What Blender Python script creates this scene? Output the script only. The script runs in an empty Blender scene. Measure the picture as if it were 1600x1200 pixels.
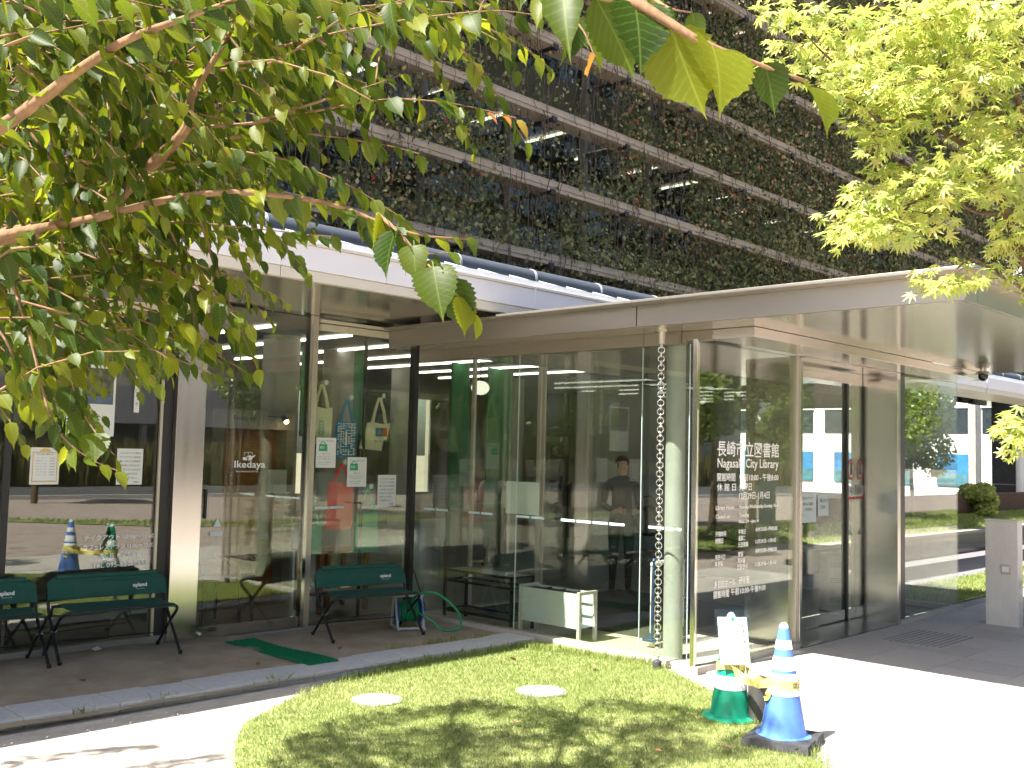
import bpy, math, random
import numpy as np
from mathutils import Matrix, Vector, Quaternion
from mathutils.geometry import tessellate_polygon

sc = bpy.context.scene
col = sc.collection
random.seed(7)
RNG = np.random.default_rng(11)
R = math.radians

# ------------------------------------------------------------------ camera
cam_data = bpy.data.cameras.new('camera')
cam = bpy.data.objects.new('camera', cam_data)
col.objects.link(cam)
CAM = Vector((0.0, 0.0, 1.75))
_f = Vector((0.7214, 0.6894, 0.0672)).normalized()
_r = Vector((0.6896, -0.7238, 0.0239)); _r = (_r - _f * _r.dot(_f)).normalized()
_u = _r.cross(_f)
cam.matrix_world = Matrix(((_r.x, _u.x, -_f.x, CAM.x), (_r.y, _u.y, -_f.y, CAM.y), (_r.z, _u.z, -_f.z, CAM.z), (0, 0, 0, 1)))
cam_data.sensor_width = 36.0
cam_data.lens = 36.07
cam_data.clip_start = 0.05
cam_data.clip_end = 600.0
sc.camera = cam

# ------------------------------------------------------------------ sky, sun, exposure
SUN_FALL = Vector((0.70, -0.10, -1.0)).normalized()      # the way the sunlight travels
SUN_EL = math.asin(-SUN_FALL.z)
world = bpy.data.worlds.new('World')
sc.world = world
world.use_nodes = True
nt = world.node_tree
sky = nt.nodes.new('ShaderNodeTexSky')
sky.sky_type = 'NISHITA'
sky.sun_disc = False
sky.sun_elevation = SUN_EL
sky.sun_rotation = math.atan2(-SUN_FALL.x, -SUN_FALL.y)
sky.air_density = 1.0
sky.dust_density = 3.0
nt.links.new(sky.outputs[0], nt.nodes['Background'].inputs[0])
nt.nodes['Background'].inputs[1].default_value = 0.072
sun_data = bpy.data.lights.new('sun', 'SUN')
sun_data.energy = 5.0
sun_data.angle = R(0.5)
sun_data.color = (1.0, 0.955, 0.88)
sun = bpy.data.objects.new('sun', sun_data)
col.objects.link(sun)
sun.location = (-20, 3, 30)
sun.rotation_euler = SUN_FALL.to_track_quat('-Z', 'Y').to_euler()
sc.view_settings.view_transform = 'Standard'
sc.view_settings.look = 'None'
sc.view_settings.gamma = 1.0
sc.view_settings.use_curve_mapping = False
sc.view_settings.exposure = 1.82
sc.render.engine = 'CYCLES'
sc.cycles.use_denoising = True
sc.cycles.max_bounces = 8
sc.cycles.transparent_max_bounces = 24
sc.cycles.glossy_bounces = 4
sc.cycles.diffuse_bounces = 3
sc.cycles.sample_clamp_indirect = 6.0
sc.cycles.adaptive_threshold = 0.03
sc.cycles.caustics_reflective = False
sc.cycles.caustics_refractive = False

# ------------------------------------------------------------------ materials
MATS = {}

def _nodes(name):
    m = bpy.data.materials.new(name)
    m.use_nodes = True
    MATS[name] = m
    return m, m.node_tree, m.node_tree.nodes['Principled BSDF']

def pm(name, c, rough=0.6, metal=0.0, var=0.12, scale=6.0, bump=0.0, bscale=40.0, spec=0.5, stretch=(1, 1, 1), c2=None, detail=6.0, rvar=0.0):
    """principled material with noise-driven colour variation and fine relief"""
    m, t, p = _nodes(name)
    p.inputs['Roughness'].default_value = rough
    p.inputs['Metallic'].default_value = metal
    p.inputs['Specular IOR Level'].default_value = spec
    tc = t.nodes.new('ShaderNodeTexCoord')
    mp = t.nodes.new('ShaderNodeMapping')
    mp.inputs['Scale'].default_value = stretch
    t.links.new(tc.outputs['Object'], mp.inputs[0])
    n = t.nodes.new('ShaderNodeTexNoise')
    n.inputs['Scale'].default_value = scale
    n.inputs['Detail'].default_value = detail
    n.inputs['Roughness'].default_value = 0.65
    t.links.new(mp.outputs[0], n.inputs['Vector'])
    r = t.nodes.new('ShaderNodeValToRGB')
    a = [max(0, x * (1 - var)) for x in c]
    b = list(c2) if c2 else [min(1, x * (1 + var)) for x in c]
    r.color_ramp.elements[0].color = (*a, 1); r.color_ramp.elements[0].position = 0.32
    r.color_ramp.elements[1].color = (*b, 1); r.color_ramp.elements[1].position = 0.68
    t.links.new(n.outputs['Fac'], r.inputs[0])
    t.links.new(r.outputs[0], p.inputs['Base Color'])
    if rvar:
        mr = t.nodes.new('ShaderNodeMapRange')
        mr.inputs['To Min'].default_value = rough - rvar; mr.inputs['To Max'].default_value = rough + rvar
        t.links.new(n.outputs['Fac'], mr.inputs['Value']); t.links.new(mr.outputs[0], p.inputs['Roughness'])
    if bump:
        n2 = t.nodes.new('ShaderNodeTexNoise')
        n2.inputs['Scale'].default_value = bscale
        n2.inputs['Detail'].default_value = 5
        t.links.new(mp.outputs[0], n2.inputs['Vector'])
        bp = t.nodes.new('ShaderNodeBump')
        bp.inputs['Strength'].default_value = bump
        bp.inputs['Distance'].default_value = 0.02
        t.links.new(n2.outputs['Fac'], bp.inputs['Height'])
        t.links.new(bp.outputs[0], p.inputs['Normal'])
    return m

def em(name, c, s):
    m, t, p = _nodes(name)
    p.inputs['Base Color'].default_value = (*c, 1)
    p.inputs['Emission Color'].default_value = (*c, 1)
    p.inputs['Emission Strength'].default_value = s
    return m

def glass_mat(name, tint, base, gain, rough=0.0):
    m = bpy.data.materials.new(name); m.use_nodes = True; MATS[name] = m
    t = m.node_tree
    t.nodes.remove(t.nodes['Principled BSDF'])
    out = t.nodes['Material Output']
    tr = t.nodes.new('ShaderNodeBsdfTransparent'); tr.inputs[0].default_value = (*tint, 1)
    gl = t.nodes.new('ShaderNodeBsdfGlossy'); gl.inputs['Roughness'].default_value = rough
    gl.inputs['Color'].default_value = (0.96, 1.0, 0.97, 1)
    tc = t.nodes.new('ShaderNodeTexCoord')
    n = t.nodes.new('ShaderNodeTexNoise'); n.inputs['Scale'].default_value = 0.9; n.inputs['Detail'].default_value = 1
    t.links.new(tc.outputs['Object'], n.inputs['Vector'])
    bp = t.nodes.new('ShaderNodeBump'); bp.inputs['Strength'].default_value = 0.02; bp.inputs['Distance'].default_value = 0.05
    t.links.new(n.outputs['Fac'], bp.inputs['Height']); t.links.new(bp.outputs[0], gl.inputs['Normal'])
    fr = t.nodes.new('ShaderNodeLayerWeight'); fr.inputs['Blend'].default_value = 0.5     # facing: 0 head-on, 1 edge-on, both sides alike
    pw = t.nodes.new('ShaderNodeMath'); pw.operation = 'POWER'; pw.inputs[1].default_value = 4.0
    t.links.new(fr.outputs['Facing'], pw.inputs[0])
    ma = t.nodes.new('ShaderNodeMath'); ma.operation = 'MULTIPLY_ADD'; ma.use_clamp = True
    ma.inputs[1].default_value = gain; ma.inputs[2].default_value = base
    t.links.new(pw.outputs[0], ma.inputs[0])
    mx = t.nodes.new('ShaderNodeMixShader')
    t.links.new(ma.outputs[0], mx.inputs[0]); t.links.new(tr.outputs[0], mx.inputs[1]); t.links.new(gl.outputs[0], mx.inputs[2])
    t.links.new(mx.outputs[0], out.inputs[0])
    return m

def leaf_mat(name, stops, trans, tfac=0.4, gloss=0.12, rough=0.35, veins=False):
    """leaf: diffuse + light passing through + a waxy sheen; colour by a per-leaf random value"""
    m = bpy.data.materials.new(name); m.use_nodes = True; MATS[name] = m
    t = m.node_tree
    t.nodes.remove(t.nodes['Principled BSDF'])
    out = t.nodes['Material Output']
    at = t.nodes.new('ShaderNodeAttribute'); at.attribute_name = 'rnd'
    oi = t.nodes.new('ShaderNodeObjectInfo')
    ad = t.nodes.new('ShaderNodeMath'); ad.operation = 'ADD'
    t.links.new(at.outputs['Fac'], ad.inputs[0]); t.links.new(oi.outputs['Random'], ad.inputs[1])
    fr = t.nodes.new('ShaderNodeMath'); fr.operation = 'FRACT'
    t.links.new(ad.outputs[0], fr.inputs[0])
    def ramp(st):
        r = t.nodes.new('ShaderNodeValToRGB')
        while len(r.color_ramp.elements) < len(st):
            r.color_ramp.elements.new(0.5)
        for e, (p, c) in zip(r.color_ramp.elements, st):
            e.position = p; e.color = (*c, 1)
        t.links.new(fr.outputs[0], r.inputs[0])
        return r
    ra, rb = ramp(stops), ramp(trans)
    if veins:
        ax = t.nodes.new('ShaderNodeAttribute'); ax.attribute_name = 'lx'
        ay = t.nodes.new('ShaderNodeAttribute'); ay.attribute_name = 'ly'
        def mth(op, a, b=None, c=None, clamp=False):
            n = t.nodes.new('ShaderNodeMath'); n.operation = op; n.use_clamp = clamp
            for i, q in enumerate((a, b, c)):
                if q is None: continue
                if isinstance(q, (int, float)): n.inputs[i].default_value = q
                else: t.links.new(q, n.inputs[i])
            return n.outputs[0]
        ab = mth('ABSOLUTE', ax.outputs['Fac'])
        ph = mth('FRACT', mth('MULTIPLY_ADD', ab, -7.0, mth('MULTIPLY', ay.outputs['Fac'], 9.0)))
        side = mth('SUBTRACT', 1.0, mth('MULTIPLY', mth('ABSOLUTE', mth('SUBTRACT', ph, 0.5)), 9.0), None, True)
        mid = mth('SUBTRACT', 1.0, mth('MULTIPLY', ab, 55.0), None, True)
        vn = mth('MAXIMUM', mth('MULTIPLY', side, 0.55), mid)
        def veined(r, k):
            mx = t.nodes.new('ShaderNodeMix'); mx.data_type = 'RGBA'
            hs = t.nodes.new('ShaderNodeMix'); hs.data_type = 'RGBA'; hs.blend_type = 'ADD'
            hs.inputs['Factor'].default_value = 1.0
            t.links.new(r.outputs[0], hs.inputs['A']); hs.inputs['B'].default_value = (*k, 1)
            t.links.new(vn, mx.inputs['Factor']); t.links.new(r.outputs[0], mx.inputs['A']); t.links.new(hs.outputs['Result'], mx.inputs['B'])
            class O: outputs = [mx.outputs['Result']]
            return O
        ra = veined(ra, (0.09, 0.11, 0.03)); rb = veined(rb, (-0.10, -0.12, -0.01))
    df = t.nodes.new('ShaderNodeBsdfDiffuse'); t.links.new(ra.outputs[0], df.inputs[0])
    tl = t.nodes.new('ShaderNodeBsdfTranslucent'); t.links.new(rb.outputs[0], tl.inputs[0])
    gl = t.nodes.new('ShaderNodeBsdfGlossy'); gl.inputs['Roughness'].default_value = rough
    m1 = t.nodes.new('ShaderNodeMixShader'); m1.inputs[0].default_value = tfac
    t.links.new(df.outputs[0], m1.inputs[1]); t.links.new(tl.outputs[0], m1.inputs[2])
    m2 = t.nodes.new('ShaderNodeMixShader'); m2.inputs[0].default_value = gloss
    t.links.new(m1.outputs[0], m2.inputs[1]); t.links.new(gl.outputs[0], m2.inputs[2])
    t.links.new(m2.outputs[0], out.inputs[0])
    return m

pm('earth', (0.22, 0.19, 0.14), 0.95, var=0.25, scale=2.0)
pm('sand', (0.40, 0.315, 0.21), 0.95, var=0.22, scale=3.0, bump=0.5, bscale=120, c2=(0.47, 0.38, 0.265))
pm('sand_path', (0.52, 0.47, 0.40), 0.95, var=0.12, scale=5.0, bump=0.4, bscale=120)
pm('soil_under_lawn', (0.20, 0.24, 0.07), 0.95, var=0.3, scale=9.0, bump=0.6, bscale=60, c2=(0.36, 0.38, 0.15))
pm('paving', (0.50, 0.46, 0.42), 0.8, var=0.07, scale=14.0, bump=0.15, bscale=160)
pm('paving_dark', (0.455, 0.42, 0.38), 0.85, var=0.1, scale=14.0, bump=0.15, bscale=160)
pm('joint', (0.30, 0.27, 0.24), 0.95)
pm('brick_paving', (0.36, 0.29, 0.255), 0.9, var=0.12, scale=1.5, bump=0.2, bscale=60)
pm('kerb', (0.53, 0.53, 0.52), 0.9, var=0.09, scale=22.0, bump=0.35, bscale=140)
pm('asphalt', (0.075, 0.075, 0.08), 0.9, var=0.15, scale=3.0)
pm('path', (0.19, 0.18, 0.19), 0.9, var=0.12, scale=3.0)
pm('white_paint', (0.78, 0.78, 0.76), 0.7, var=0.04)
pm('fascia', (0.80, 0.77, 0.82), 0.38, metal=0.0, var=0.015, scale=3, spec=0.6)
pm('fascia_lip', (0.68, 0.62, 0.55), 0.35, var=0.03)
pm('canopy_metal', (0.50, 0.46, 0.415), 0.30, metal=0.85, var=0.02, scale=2.0, rvar=0.03)
pm('soffit_metal', (0.45, 0.385, 0.31), 0.13, metal=0.85, var=0.03, scale=1.5, rvar=0.03)
pm('canopy_soffit', (0.63, 0.575, 0.515), 0.14, metal=0.75, var=0.03, scale=1.5, rvar=0.03)
pm('header_metal', (0.40, 0.35, 0.28), 0.35, metal=0.6, var=0.03)
pm('steel', (0.60, 0.585, 0.555), 0.17, metal=1.0, var=0.05, scale=8, stretch=(1, 1, 0.05), rvar=0.05)
pm('steel_bright', (0.80, 0.79, 0.77), 0.15, metal=1.0, var=0.03)
pm('frame_dark', (0.035, 0.035, 0.035), 0.4, metal=0.3)
pm('frame_beige', (0.55, 0.50, 0.42), 0.35, metal=0.5, var=0.03)
pm('galv', (0.42, 0.45, 0.46), 0.5, metal=0.1, var=0.10, scale=9, stretch=(1, 1, 0.3))
pm('roof_blue', (0.075, 0.085, 0.105), 0.5, var=0.08)
pm('gutter_white', (0.62, 0.66, 0.72), 0.45, var=0.04)
pm('stone_base', (0.46, 0.42, 0.37), 0.7, var=0.08, scale=20, bump=0.1)
pm('granite_dark', (0.045, 0.045, 0.05), 0.28, var=0.25, scale=60)
pm('granite_mat', (0.05, 0.055, 0.06), 0.9, var=0.25, scale=80, bump=0.5, bscale=200)
pm('marble', (0.78, 0.74, 0.68), 0.35, var=0.1, scale=3.0, stretch=(1, 1, 0.6))
pm('interior_floor', (0.16, 0.15, 0.14), 0.35, var=0.1)
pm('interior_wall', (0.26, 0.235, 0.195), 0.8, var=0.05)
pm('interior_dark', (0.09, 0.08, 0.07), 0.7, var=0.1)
pm('concrete', (0.32, 0.30, 0.27), 0.85, var=0.1, scale=4)
pm('green_banner', (0.015, 0.16, 0.05), 0.6, var=0.1)
pm('wood_orange', (0.36, 0.13, 0.035), 0.45, var=0.2, scale=5, stretch=(1, 1, 8))
pm('black_metal', (0.018, 0.018, 0.02), 0.42, metal=0.3, var=0.2)
pm('bench_green', (0.012, 0.085, 0.062), 0.8, var=0.10, scale=18, bump=0.25, bscale=400)
pm('bench_piping', (0.008, 0.02, 0.018), 0.8)
pm('mat_green', (0.012, 0.30, 0.12), 0.95, var=0.25, scale=60, bump=0.8, bscale=300)
pm('hose_green', (0.012, 0.27, 0.10), 0.35, var=0.1)
pm('reel_grey', (0.52, 0.53, 0.50), 0.5, var=0.06)
pm('reel_blue', (0.03, 0.12, 0.36), 0.45, var=0.08)
pm('cone_blue', (0.10, 0.23, 0.68), 0.42, var=0.16, scale=5)
pm('cone_green', (0.01, 0.33, 0.20), 0.42, var=0.18, scale=5)
pm('cone_band', (0.82, 0.83, 0.84), 0.35, var=0.05)
pm('cone_tip', (0.62, 0.78, 0.78), 0.45)
pm('rubber', (0.055, 0.055, 0.06), 0.75, var=0.25, scale=20, bump=0.2)
pm('bollard_grey', (0.07, 0.068, 0.065), 0.5, metal=0.1, var=0.12)
pm('tape_yellow', (0.78, 0.66, 0.22), 0.4, var=0.06)
pm('ink_black', (0.015, 0.015, 0.015), 0.6)
pm('ink_grey', (0.22, 0.22, 0.22), 0.7)
pm('ink_white', (0.93, 0.93, 0.91), 0.55, var=0.02)
pm('ink_green', (0.04, 0.38, 0.18), 0.6)
pm('ink_red', (0.62, 0.05, 0.04), 0.6)
pm('ink_gold', (0.72, 0.52, 0.16), 0.6)
pm('paper', (0.80, 0.82, 0.79), 0.75, var=0.02)
pm('paper_blue', (0.66, 0.76, 0.76), 0.7, var=0.02)
pm('photo_print', (0.03, 0.04, 0.03), 0.5, var=0.6, scale=14, c2=(0.22, 0.24, 0.12))
pm('photo_blue', (0.10, 0.14, 0.22), 0.5, var=0.3, scale=8)
pm('cloth_cream', (0.86, 0.84, 0.60), 0.85, var=0.05, bump=0.1)
pm('cloth_blue', (0.02, 0.24, 0.50), 0.85, var=0.08)
pm('cloth_red', (0.80, 0.05, 0.025), 0.85, var=0.08)
pm('cloth_green', (0.025, 0.42, 0.22), 0.85, var=0.08)
pm('blind', (0.66, 0.62, 0.48), 0.6, var=0.03)
pm('trolley_blue', (0.02, 0.06, 0.16), 0.4, var=0.06)
pm('bin_grey', (0.66, 0.66, 0.63), 0.5, var=0.03)
pm('bark', (0.20, 0.115, 0.055), 0.85, var=0.3, scale=30, stretch=(1, 1, 0.3), bump=0.4)
pm('bark_maple', (0.11, 0.075, 0.035), 0.85, var=0.35, scale=25, bump=0.4)
pm('vine_stem', (0.15, 0.11, 0.085), 0.9, var=0.3)
pm('trellis', (0.47, 0.38, 0.29), 0.55, metal=0.1, var=0.12, scale=3)
pm('spandrel', (0.085, 0.085, 0.05), 0.5, var=0.15, scale=2)
pm('mullion_grey', (0.22, 0.205, 0.18), 0.55, var=0.15, scale=2)
pm('curtain', (0.62, 0.66, 0.66), 0.9, var=0.12, scale=1.2, stretch=(6, 1, 0.3))
pm('chair_black', (0.03, 0.028, 0.026), 0.5)
pm('brickwall', (0.10, 0.06, 0.045), 0.9, var=0.3, scale=20)
pm('facade_white', (0.80, 0.80, 0.78), 0.7, var=0.03)
pm('facade_beige', (0.40, 0.37, 0.31), 0.8, var=0.06)
pm('facade_purple', (0.36, 0.34, 0.37), 0.8, var=0.06)
pm('facade_dark', (0.05, 0.052, 0.055), 0.35, var=0.2)
pm('far_window', (0.03, 0.04, 0.045), 0.1, var=0.3)
pm('poster_blue', (0.015, 0.09, 0.30), 0.5, var=0.25, scale=1.2, c2=(0.04, 0.24, 0.46))
pm('poster_teal', (0.05, 0.16, 0.20), 0.5, var=0.5, scale=2)
pm('car_white', (0.78, 0.79, 0.80), 0.2, var=0.02)
pm('car_glass', (0.02, 0.025, 0.03), 0.08)
pm('skin', (0.50, 0.28, 0.19), 0.6, var=0.05)
pm('suit', (0.035, 0.038, 0.032), 0.8, var=0.15)
pm('hair', (0.02, 0.015, 0.012), 0.6, var=0.2)
pm('shoe', (0.08, 0.035, 0.02), 0.4)
pm('shirt_white', (0.60, 0.60, 0.57), 0.8)
pm('skirt', (0.12, 0.12, 0.11), 0.8)
pm('dry_leaf', (0.26, 0.13, 0.06), 0.8, var=0.3, scale=3)
pm('manhole', (0.42, 0.40, 0.37), 0.7, var=0.12, scale=20, bump=0.3)
em('light_strip', (1.0, 0.97, 0.90), 2.2)
em('light_strip_upper', (1.0, 0.95, 0.85), 1.2)
em('spot_glow', (1.0, 0.75, 0.45), 12.0)
em('globe_glow', (1.0, 0.96, 0.86), 0.4)
glass_mat('glass', (0.925, 0.945, 0.885), 0.09, 0.8)
glass_mat('glass_upper', (0.60, 0.62, 0.56), 0.05, 0.6)
glass_mat('glass_clear', (0.95, 0.97, 0.95), 0.04, 0.7)
_g = [(0.0, (0.014, 0.036, 0.004)), (0.5, (0.040, 0.066, 0.006)), (1.0, (0.095, 0.112, 0.010))]
_t = [(0.0, (0.08, 0.14, 0.006)), (0.5, (0.22, 0.29, 0.010)), (1.0, (0.50, 0.54, 0.02))]
leaf_mat('elm_leaf', _g, _t, 0.42, 0.016, 0.45, veins=True)
leaf_mat('autumn_leaf', [(0, (0.34, 0.10, 0.02)), (1, (0.30, 0.26, 0.04))], [(0, (0.7, 0.2, 0.03)), (1, (0.65, 0.55, 0.06))], 0.45, 0.08)
leaf_mat('maple_leaf', [(0.0, (0.24, 0.31, 0.07)), (0.6, (0.38, 0.42, 0.11)), (1.0, (0.54, 0.50, 0.16))],
         [(0.0, (0.52, 0.66, 0.11)), (0.6, (0.72, 0.81, 0.17)), (1.0, (0.90, 0.84, 0.24))], 0.48, 0.05, 0.45)
leaf_mat('vine_leaf', [(0.0, (0.055, 0.085, 0.03)), (0.40, (0.22, 0.22, 0.085)), (0.70, (0.46, 0.40, 0.18)), (0.94, (0.60, 0.52, 0.26)), (0.995, (0.45, 0.10, 0.07))],
         [(0.0, (0.08, 0.14, 0.03)), (0.8, (0.22, 0.28, 0.06)), (0.97, (0.5, 0.2, 0.08))], 0.3, 0.03, 0.5)
leaf_mat('grass', [(0.0, (0.22, 0.30, 0.075)), (0.55, (0.36, 0.42, 0.14)), (0.9, (0.52, 0.53, 0.24)), (1.0, (0.60, 0.56, 0.31))],
         [(0.0, (0.30, 0.43, 0.08)), (1.0, (0.60, 0.62, 0.22))], 0.4, 0.02, 0.5)
leaf_mat('street_leaf', [(0.0, (0.07, 0.13, 0.025)), (1.0, (0.22, 0.26, 0.06))], [(0.0, (0.18, 0.32, 0.03)), (1.0, (0.45, 0.52, 0.06))], 0.4, 0.06)
leaf_mat('dry_grass', [(0.0, (0.08, 0.09, 0.03)), (1.0, (0.22, 0.19, 0.08))], [(0.0, (0.14, 0.16, 0.04)), (1.0, (0.32, 0.28, 0.10))], 0.3, 0.02)

# ------------------------------------------------------------------ helpers
class MB:
    """collects shapes; build() links them as one mesh object"""
    def __init__(s):
        s.v = []; s.f = []
    def add(s, vs, fs):
        n = len(s.v); s.v += [tuple(p) for p in vs]; s.f += [tuple(i + n for i in q) for q in fs]; return s
    def box(s, x0, y0, z0, x1, y1, z1):
        vs = [(x, y, z) for z in (z0, z1) for y in (y0, y1) for x in (x0, x1)]
        return s.add(vs, [(0, 2, 3, 1), (4, 5, 7, 6), (0, 1, 5, 4), (2, 6, 7, 3), (0, 4, 6, 2), (1, 3, 7, 5)])
    def obox(s, c, size, m):
        vs = []
        for z in (-.5, .5):
            for y in (-.5, .5):
                for x in (-.5, .5):
                    vs.append(Vector(c) + m @ Vector((x * size[0], y * size[1], z * size[2])))
        return s.add(vs, [(0, 2, 3, 1), (4, 5, 7, 6), (0, 1, 5, 4), (2, 6, 7, 3), (0, 4, 6, 2), (1, 3, 7, 5)])
    def quad(s, *p):
        return s.add(p, [tuple(range(len(p)))])
    def prism(s, poly, z0, z1):
        n = len(poly)
        a = sum(poly[i][0] * poly[(i + 1) % n][1] - poly[(i + 1) % n][0] * poly[i][1] for i in range(n))
        if a < 0: poly = poly[::-1]
        vs = [(x, y, z0) for x, y in poly] + [(x, y, z1) for x, y in poly]
        fs = [tuple(range(n - 1, -1, -1)), tuple(range(n, 2 * n))] + [(i, (i + 1) % n, n + (i + 1) % n, n + i) for i in range(n)]
        return s.add(vs, fs)
    def tube(s, pts, r, n=8, caps=True):
        pts = [Vector(p) for p in pts]
        rs = r if isinstance(r, (list, tuple)) else [r] * len(pts)
        vs, fs = [], []
        t0 = (pts[1] - pts[0]).normalized()
        up = Vector((0, 0, 1)) if abs(t0.z) < 0.9 else Vector((1, 0, 0))
        u = t0.cross(up).normalized()
        for i, p in enumerate(pts):
            t = (pts[min(i + 1, len(pts) - 1)] - pts[max(i - 1, 0)]).normalized()
            u = (u - t * u.dot(t)).normalized(); w = t.cross(u)
            for k in range(n):
                a = 2 * math.pi * k / n
                vs.append(p + (u * math.cos(a) + w * math.sin(a)) * rs[i])
        for i in range(len(pts) - 1):
            for k in range(n):
                fs.append((i * n + k, i * n + (k + 1) % n, (i + 1) * n + (k + 1) % n, (i + 1) * n + k))
        if caps:
            fs.append(tuple(range(n - 1, -1, -1))); fs.append(tuple(range((len(pts) - 1) * n, len(pts) * n)))
        return s.add(vs, fs)
    def lathe(s, prof, n=32, c=(0, 0, 0)):
        vs, fs = [], []
        for r, z in prof:
            for k in range(n):
                a = 2 * math.pi * k / n
                vs.append((c[0] + r * math.cos(a), c[1] + r * math.sin(a), c[2] + z))
        for i in range(len(prof) - 1):
            for k in range(n):
                fs.append((i * n + k, i * n + (k + 1) % n, (i + 1) * n + (k + 1) % n, (i + 1) * n + k))
        fs.append(tuple(range(n - 1, -1, -1))); fs.append(tuple(range((len(prof) - 1) * n, len(prof) * n)))
        return s.add(vs, fs)
    def torus(s, c, m, R_, r, n=12, k=5, sx=1.0):
        vs, fs = [], []
        for i in range(n):
            a = 2 * math.pi * i / n
            for j in range(k):
                b = 2 * math.pi * j / k
                vs.append(Vector(c) + m @ Vector(((R_ + r * math.cos(b)) * math.cos(a) * sx, (R_ + r * math.cos(b)) * math.sin(a), r * math.sin(b))))
        for i in range(n):
            for j in range(k):
                fs.append((i * k + j, ((i + 1) % n) * k + j, ((i + 1) % n) * k + (j + 1) % k, i * k + (j + 1) % k))
        return s.add(vs, fs)
    def ball(s, c, r, n=12, k=8):
        prof = [(max(1e-4, math.sin(math.pi * i / k)), -math.cos(math.pi * i / k)) for i in range(k + 1)]
        rr = r if isinstance(r, (tuple, list)) else (r, r, r)
        vs, fs = [], []
        for q, z in prof:
            for j in range(n):
                a = 2 * math.pi * j / n
                vs.append((c[0] + rr[0] * q * math.cos(a), c[1] + rr[1] * q * math.sin(a), c[2] + rr[2] * z))
        for i in range(k):
            for j in range(n):
                fs.append((i * n + j, i * n + (j + 1) % n, (i + 1) * n + (j + 1) % n, (i + 1) * n + j))
        return s.add(vs, fs)
    def mesh(s, name):
        me = bpy.data.meshes.new(name); me.from_pydata(s.v, [], s.f); me.update(); return me
    def build(s, name, mat, parent=None, smooth=False, bevel=0.0):
        me = s.mesh(name)
        me.materials.append(MATS[mat])
        o = link(name, me, parent)
        if smooth:
            shade(me)
        if bevel:
            b = o.modifiers.new('bevel', 'BEVEL'); b.width = bevel; b.segments = 2; b.limit_method = 'ANGLE'
        return o

def shade(me, ang=40):
    me.polygons.foreach_set('use_smooth', [True] * len(me.polygons))
    try:
        me.set_sharp_from_angle(angle=R(ang))
    except Exception:
        pass

def link(name, me, parent=None, inv=True):
    o = bpy.data.objects.new(name, me)
    col.objects.link(o)
    if parent is not None:
        o.parent = parent
        if inv: o.matrix_parent_inverse = Matrix.Identity(4)
    return o

def tag(o, label=None, cat=None, group=None, kind=None):
    if label: o['label'] = label
    if cat: o['category'] = cat
    if group: o['group'] = group
    if kind: o['kind'] = kind
    return o

def thing(name, label, cat, loc=(0, 0, 0), rz=0.0, group=None):
    o = bpy.data.objects.new(name, None)
    col.objects.link(o)
    o.empty_display_size = 0.2
    o.location = loc; o.rotation_euler = (0, 0, rz)
    return tag(o, label, cat, group)

def copy_tree(o, parent=None):
    c = o.copy(); col.objects.link(c); c.parent = parent
    for ch in o.children:
        copy_tree(ch, c)
    return c

def struct(name, mb, mat, **k):
    return tag(mb.build(name, mat, **k), kind='structure')

_txt_cache = {}
def text_mesh(body, size=1.0, align='LEFT', sx=1.0, bold=0.0):
    cu = bpy.data.curves.new('txt', 'FONT')
    cu.body = body; cu.size = size; cu.align_x = align; cu.offset = bold
    cu.resolution_u = 2
    ob = bpy.data.objects.new('txt', cu); col.objects.link(ob)
    me = ob.to_mesh()
    me = me.copy() if me is not None else None
    ob.to_mesh_clear()
    bpy.data.objects.remove(ob); bpy.data.curves.remove(cu)
    if sx != 1.0:
        me.transform(Matrix.Diagonal((sx, 1, 1, 1)))
    return me

def text(name, body, pos, width, height, mat, parent, facing='-Y', bold=0.0, align='LEFT', rot=None):
    """flat lettering: width is the full line length, height the cap height"""
    me = text_mesh(body, 1.0, align, 1.0, bold)
    n = len(me.vertices)
    if n == 0:
        return None
    co = np.empty(n * 3); me.vertices.foreach_get('co', co); co = co.reshape(-1, 3)
    x0, x1 = co[:, 0].min(), co[:, 0].max(); y0, y1 = co[:, 1].min(), co[:, 1].max()
    kx = width / max(1e-6, x1 - x0); ky = height / max(1e-6, y1 - y0)
    me.transform(Matrix.Translation((-x0, -y0, 0)))
    me.transform(Matrix.Diagonal((kx, ky, 1, 1)))
    me.materials.append(MATS[mat])
    o = link(name, me, parent)
    rm = {'-Y': Matrix.Rotation(R(90), 4, 'X'), '-X': Matrix.Rotation(R(-90), 4, 'Z') @ Matrix.Rotation(R(90), 4, 'X')}[facing]
    if rot is not None: rm = rot.to_4x4() @ rm
    o.matrix_local = Matrix.Translation(pos) @ rm
    return o

def vrand(*s):
    return RNG.uniform(size=s)

def in_poly(P, poly):
    x, y = P[:, 0], P[:, 1]
    inside = np.zeros(len(P), bool)
    n = len(poly); j = n - 1
    for i in range(n):
        xi, yi = poly[i]; xj, yj = poly[j]
        c = ((yi > y) != (yj > y)) & (x < (xj - xi) * (y - yi) / (yj - yi + 1e-12) + xi)
        inside ^= c; j = i
    return inside

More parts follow.
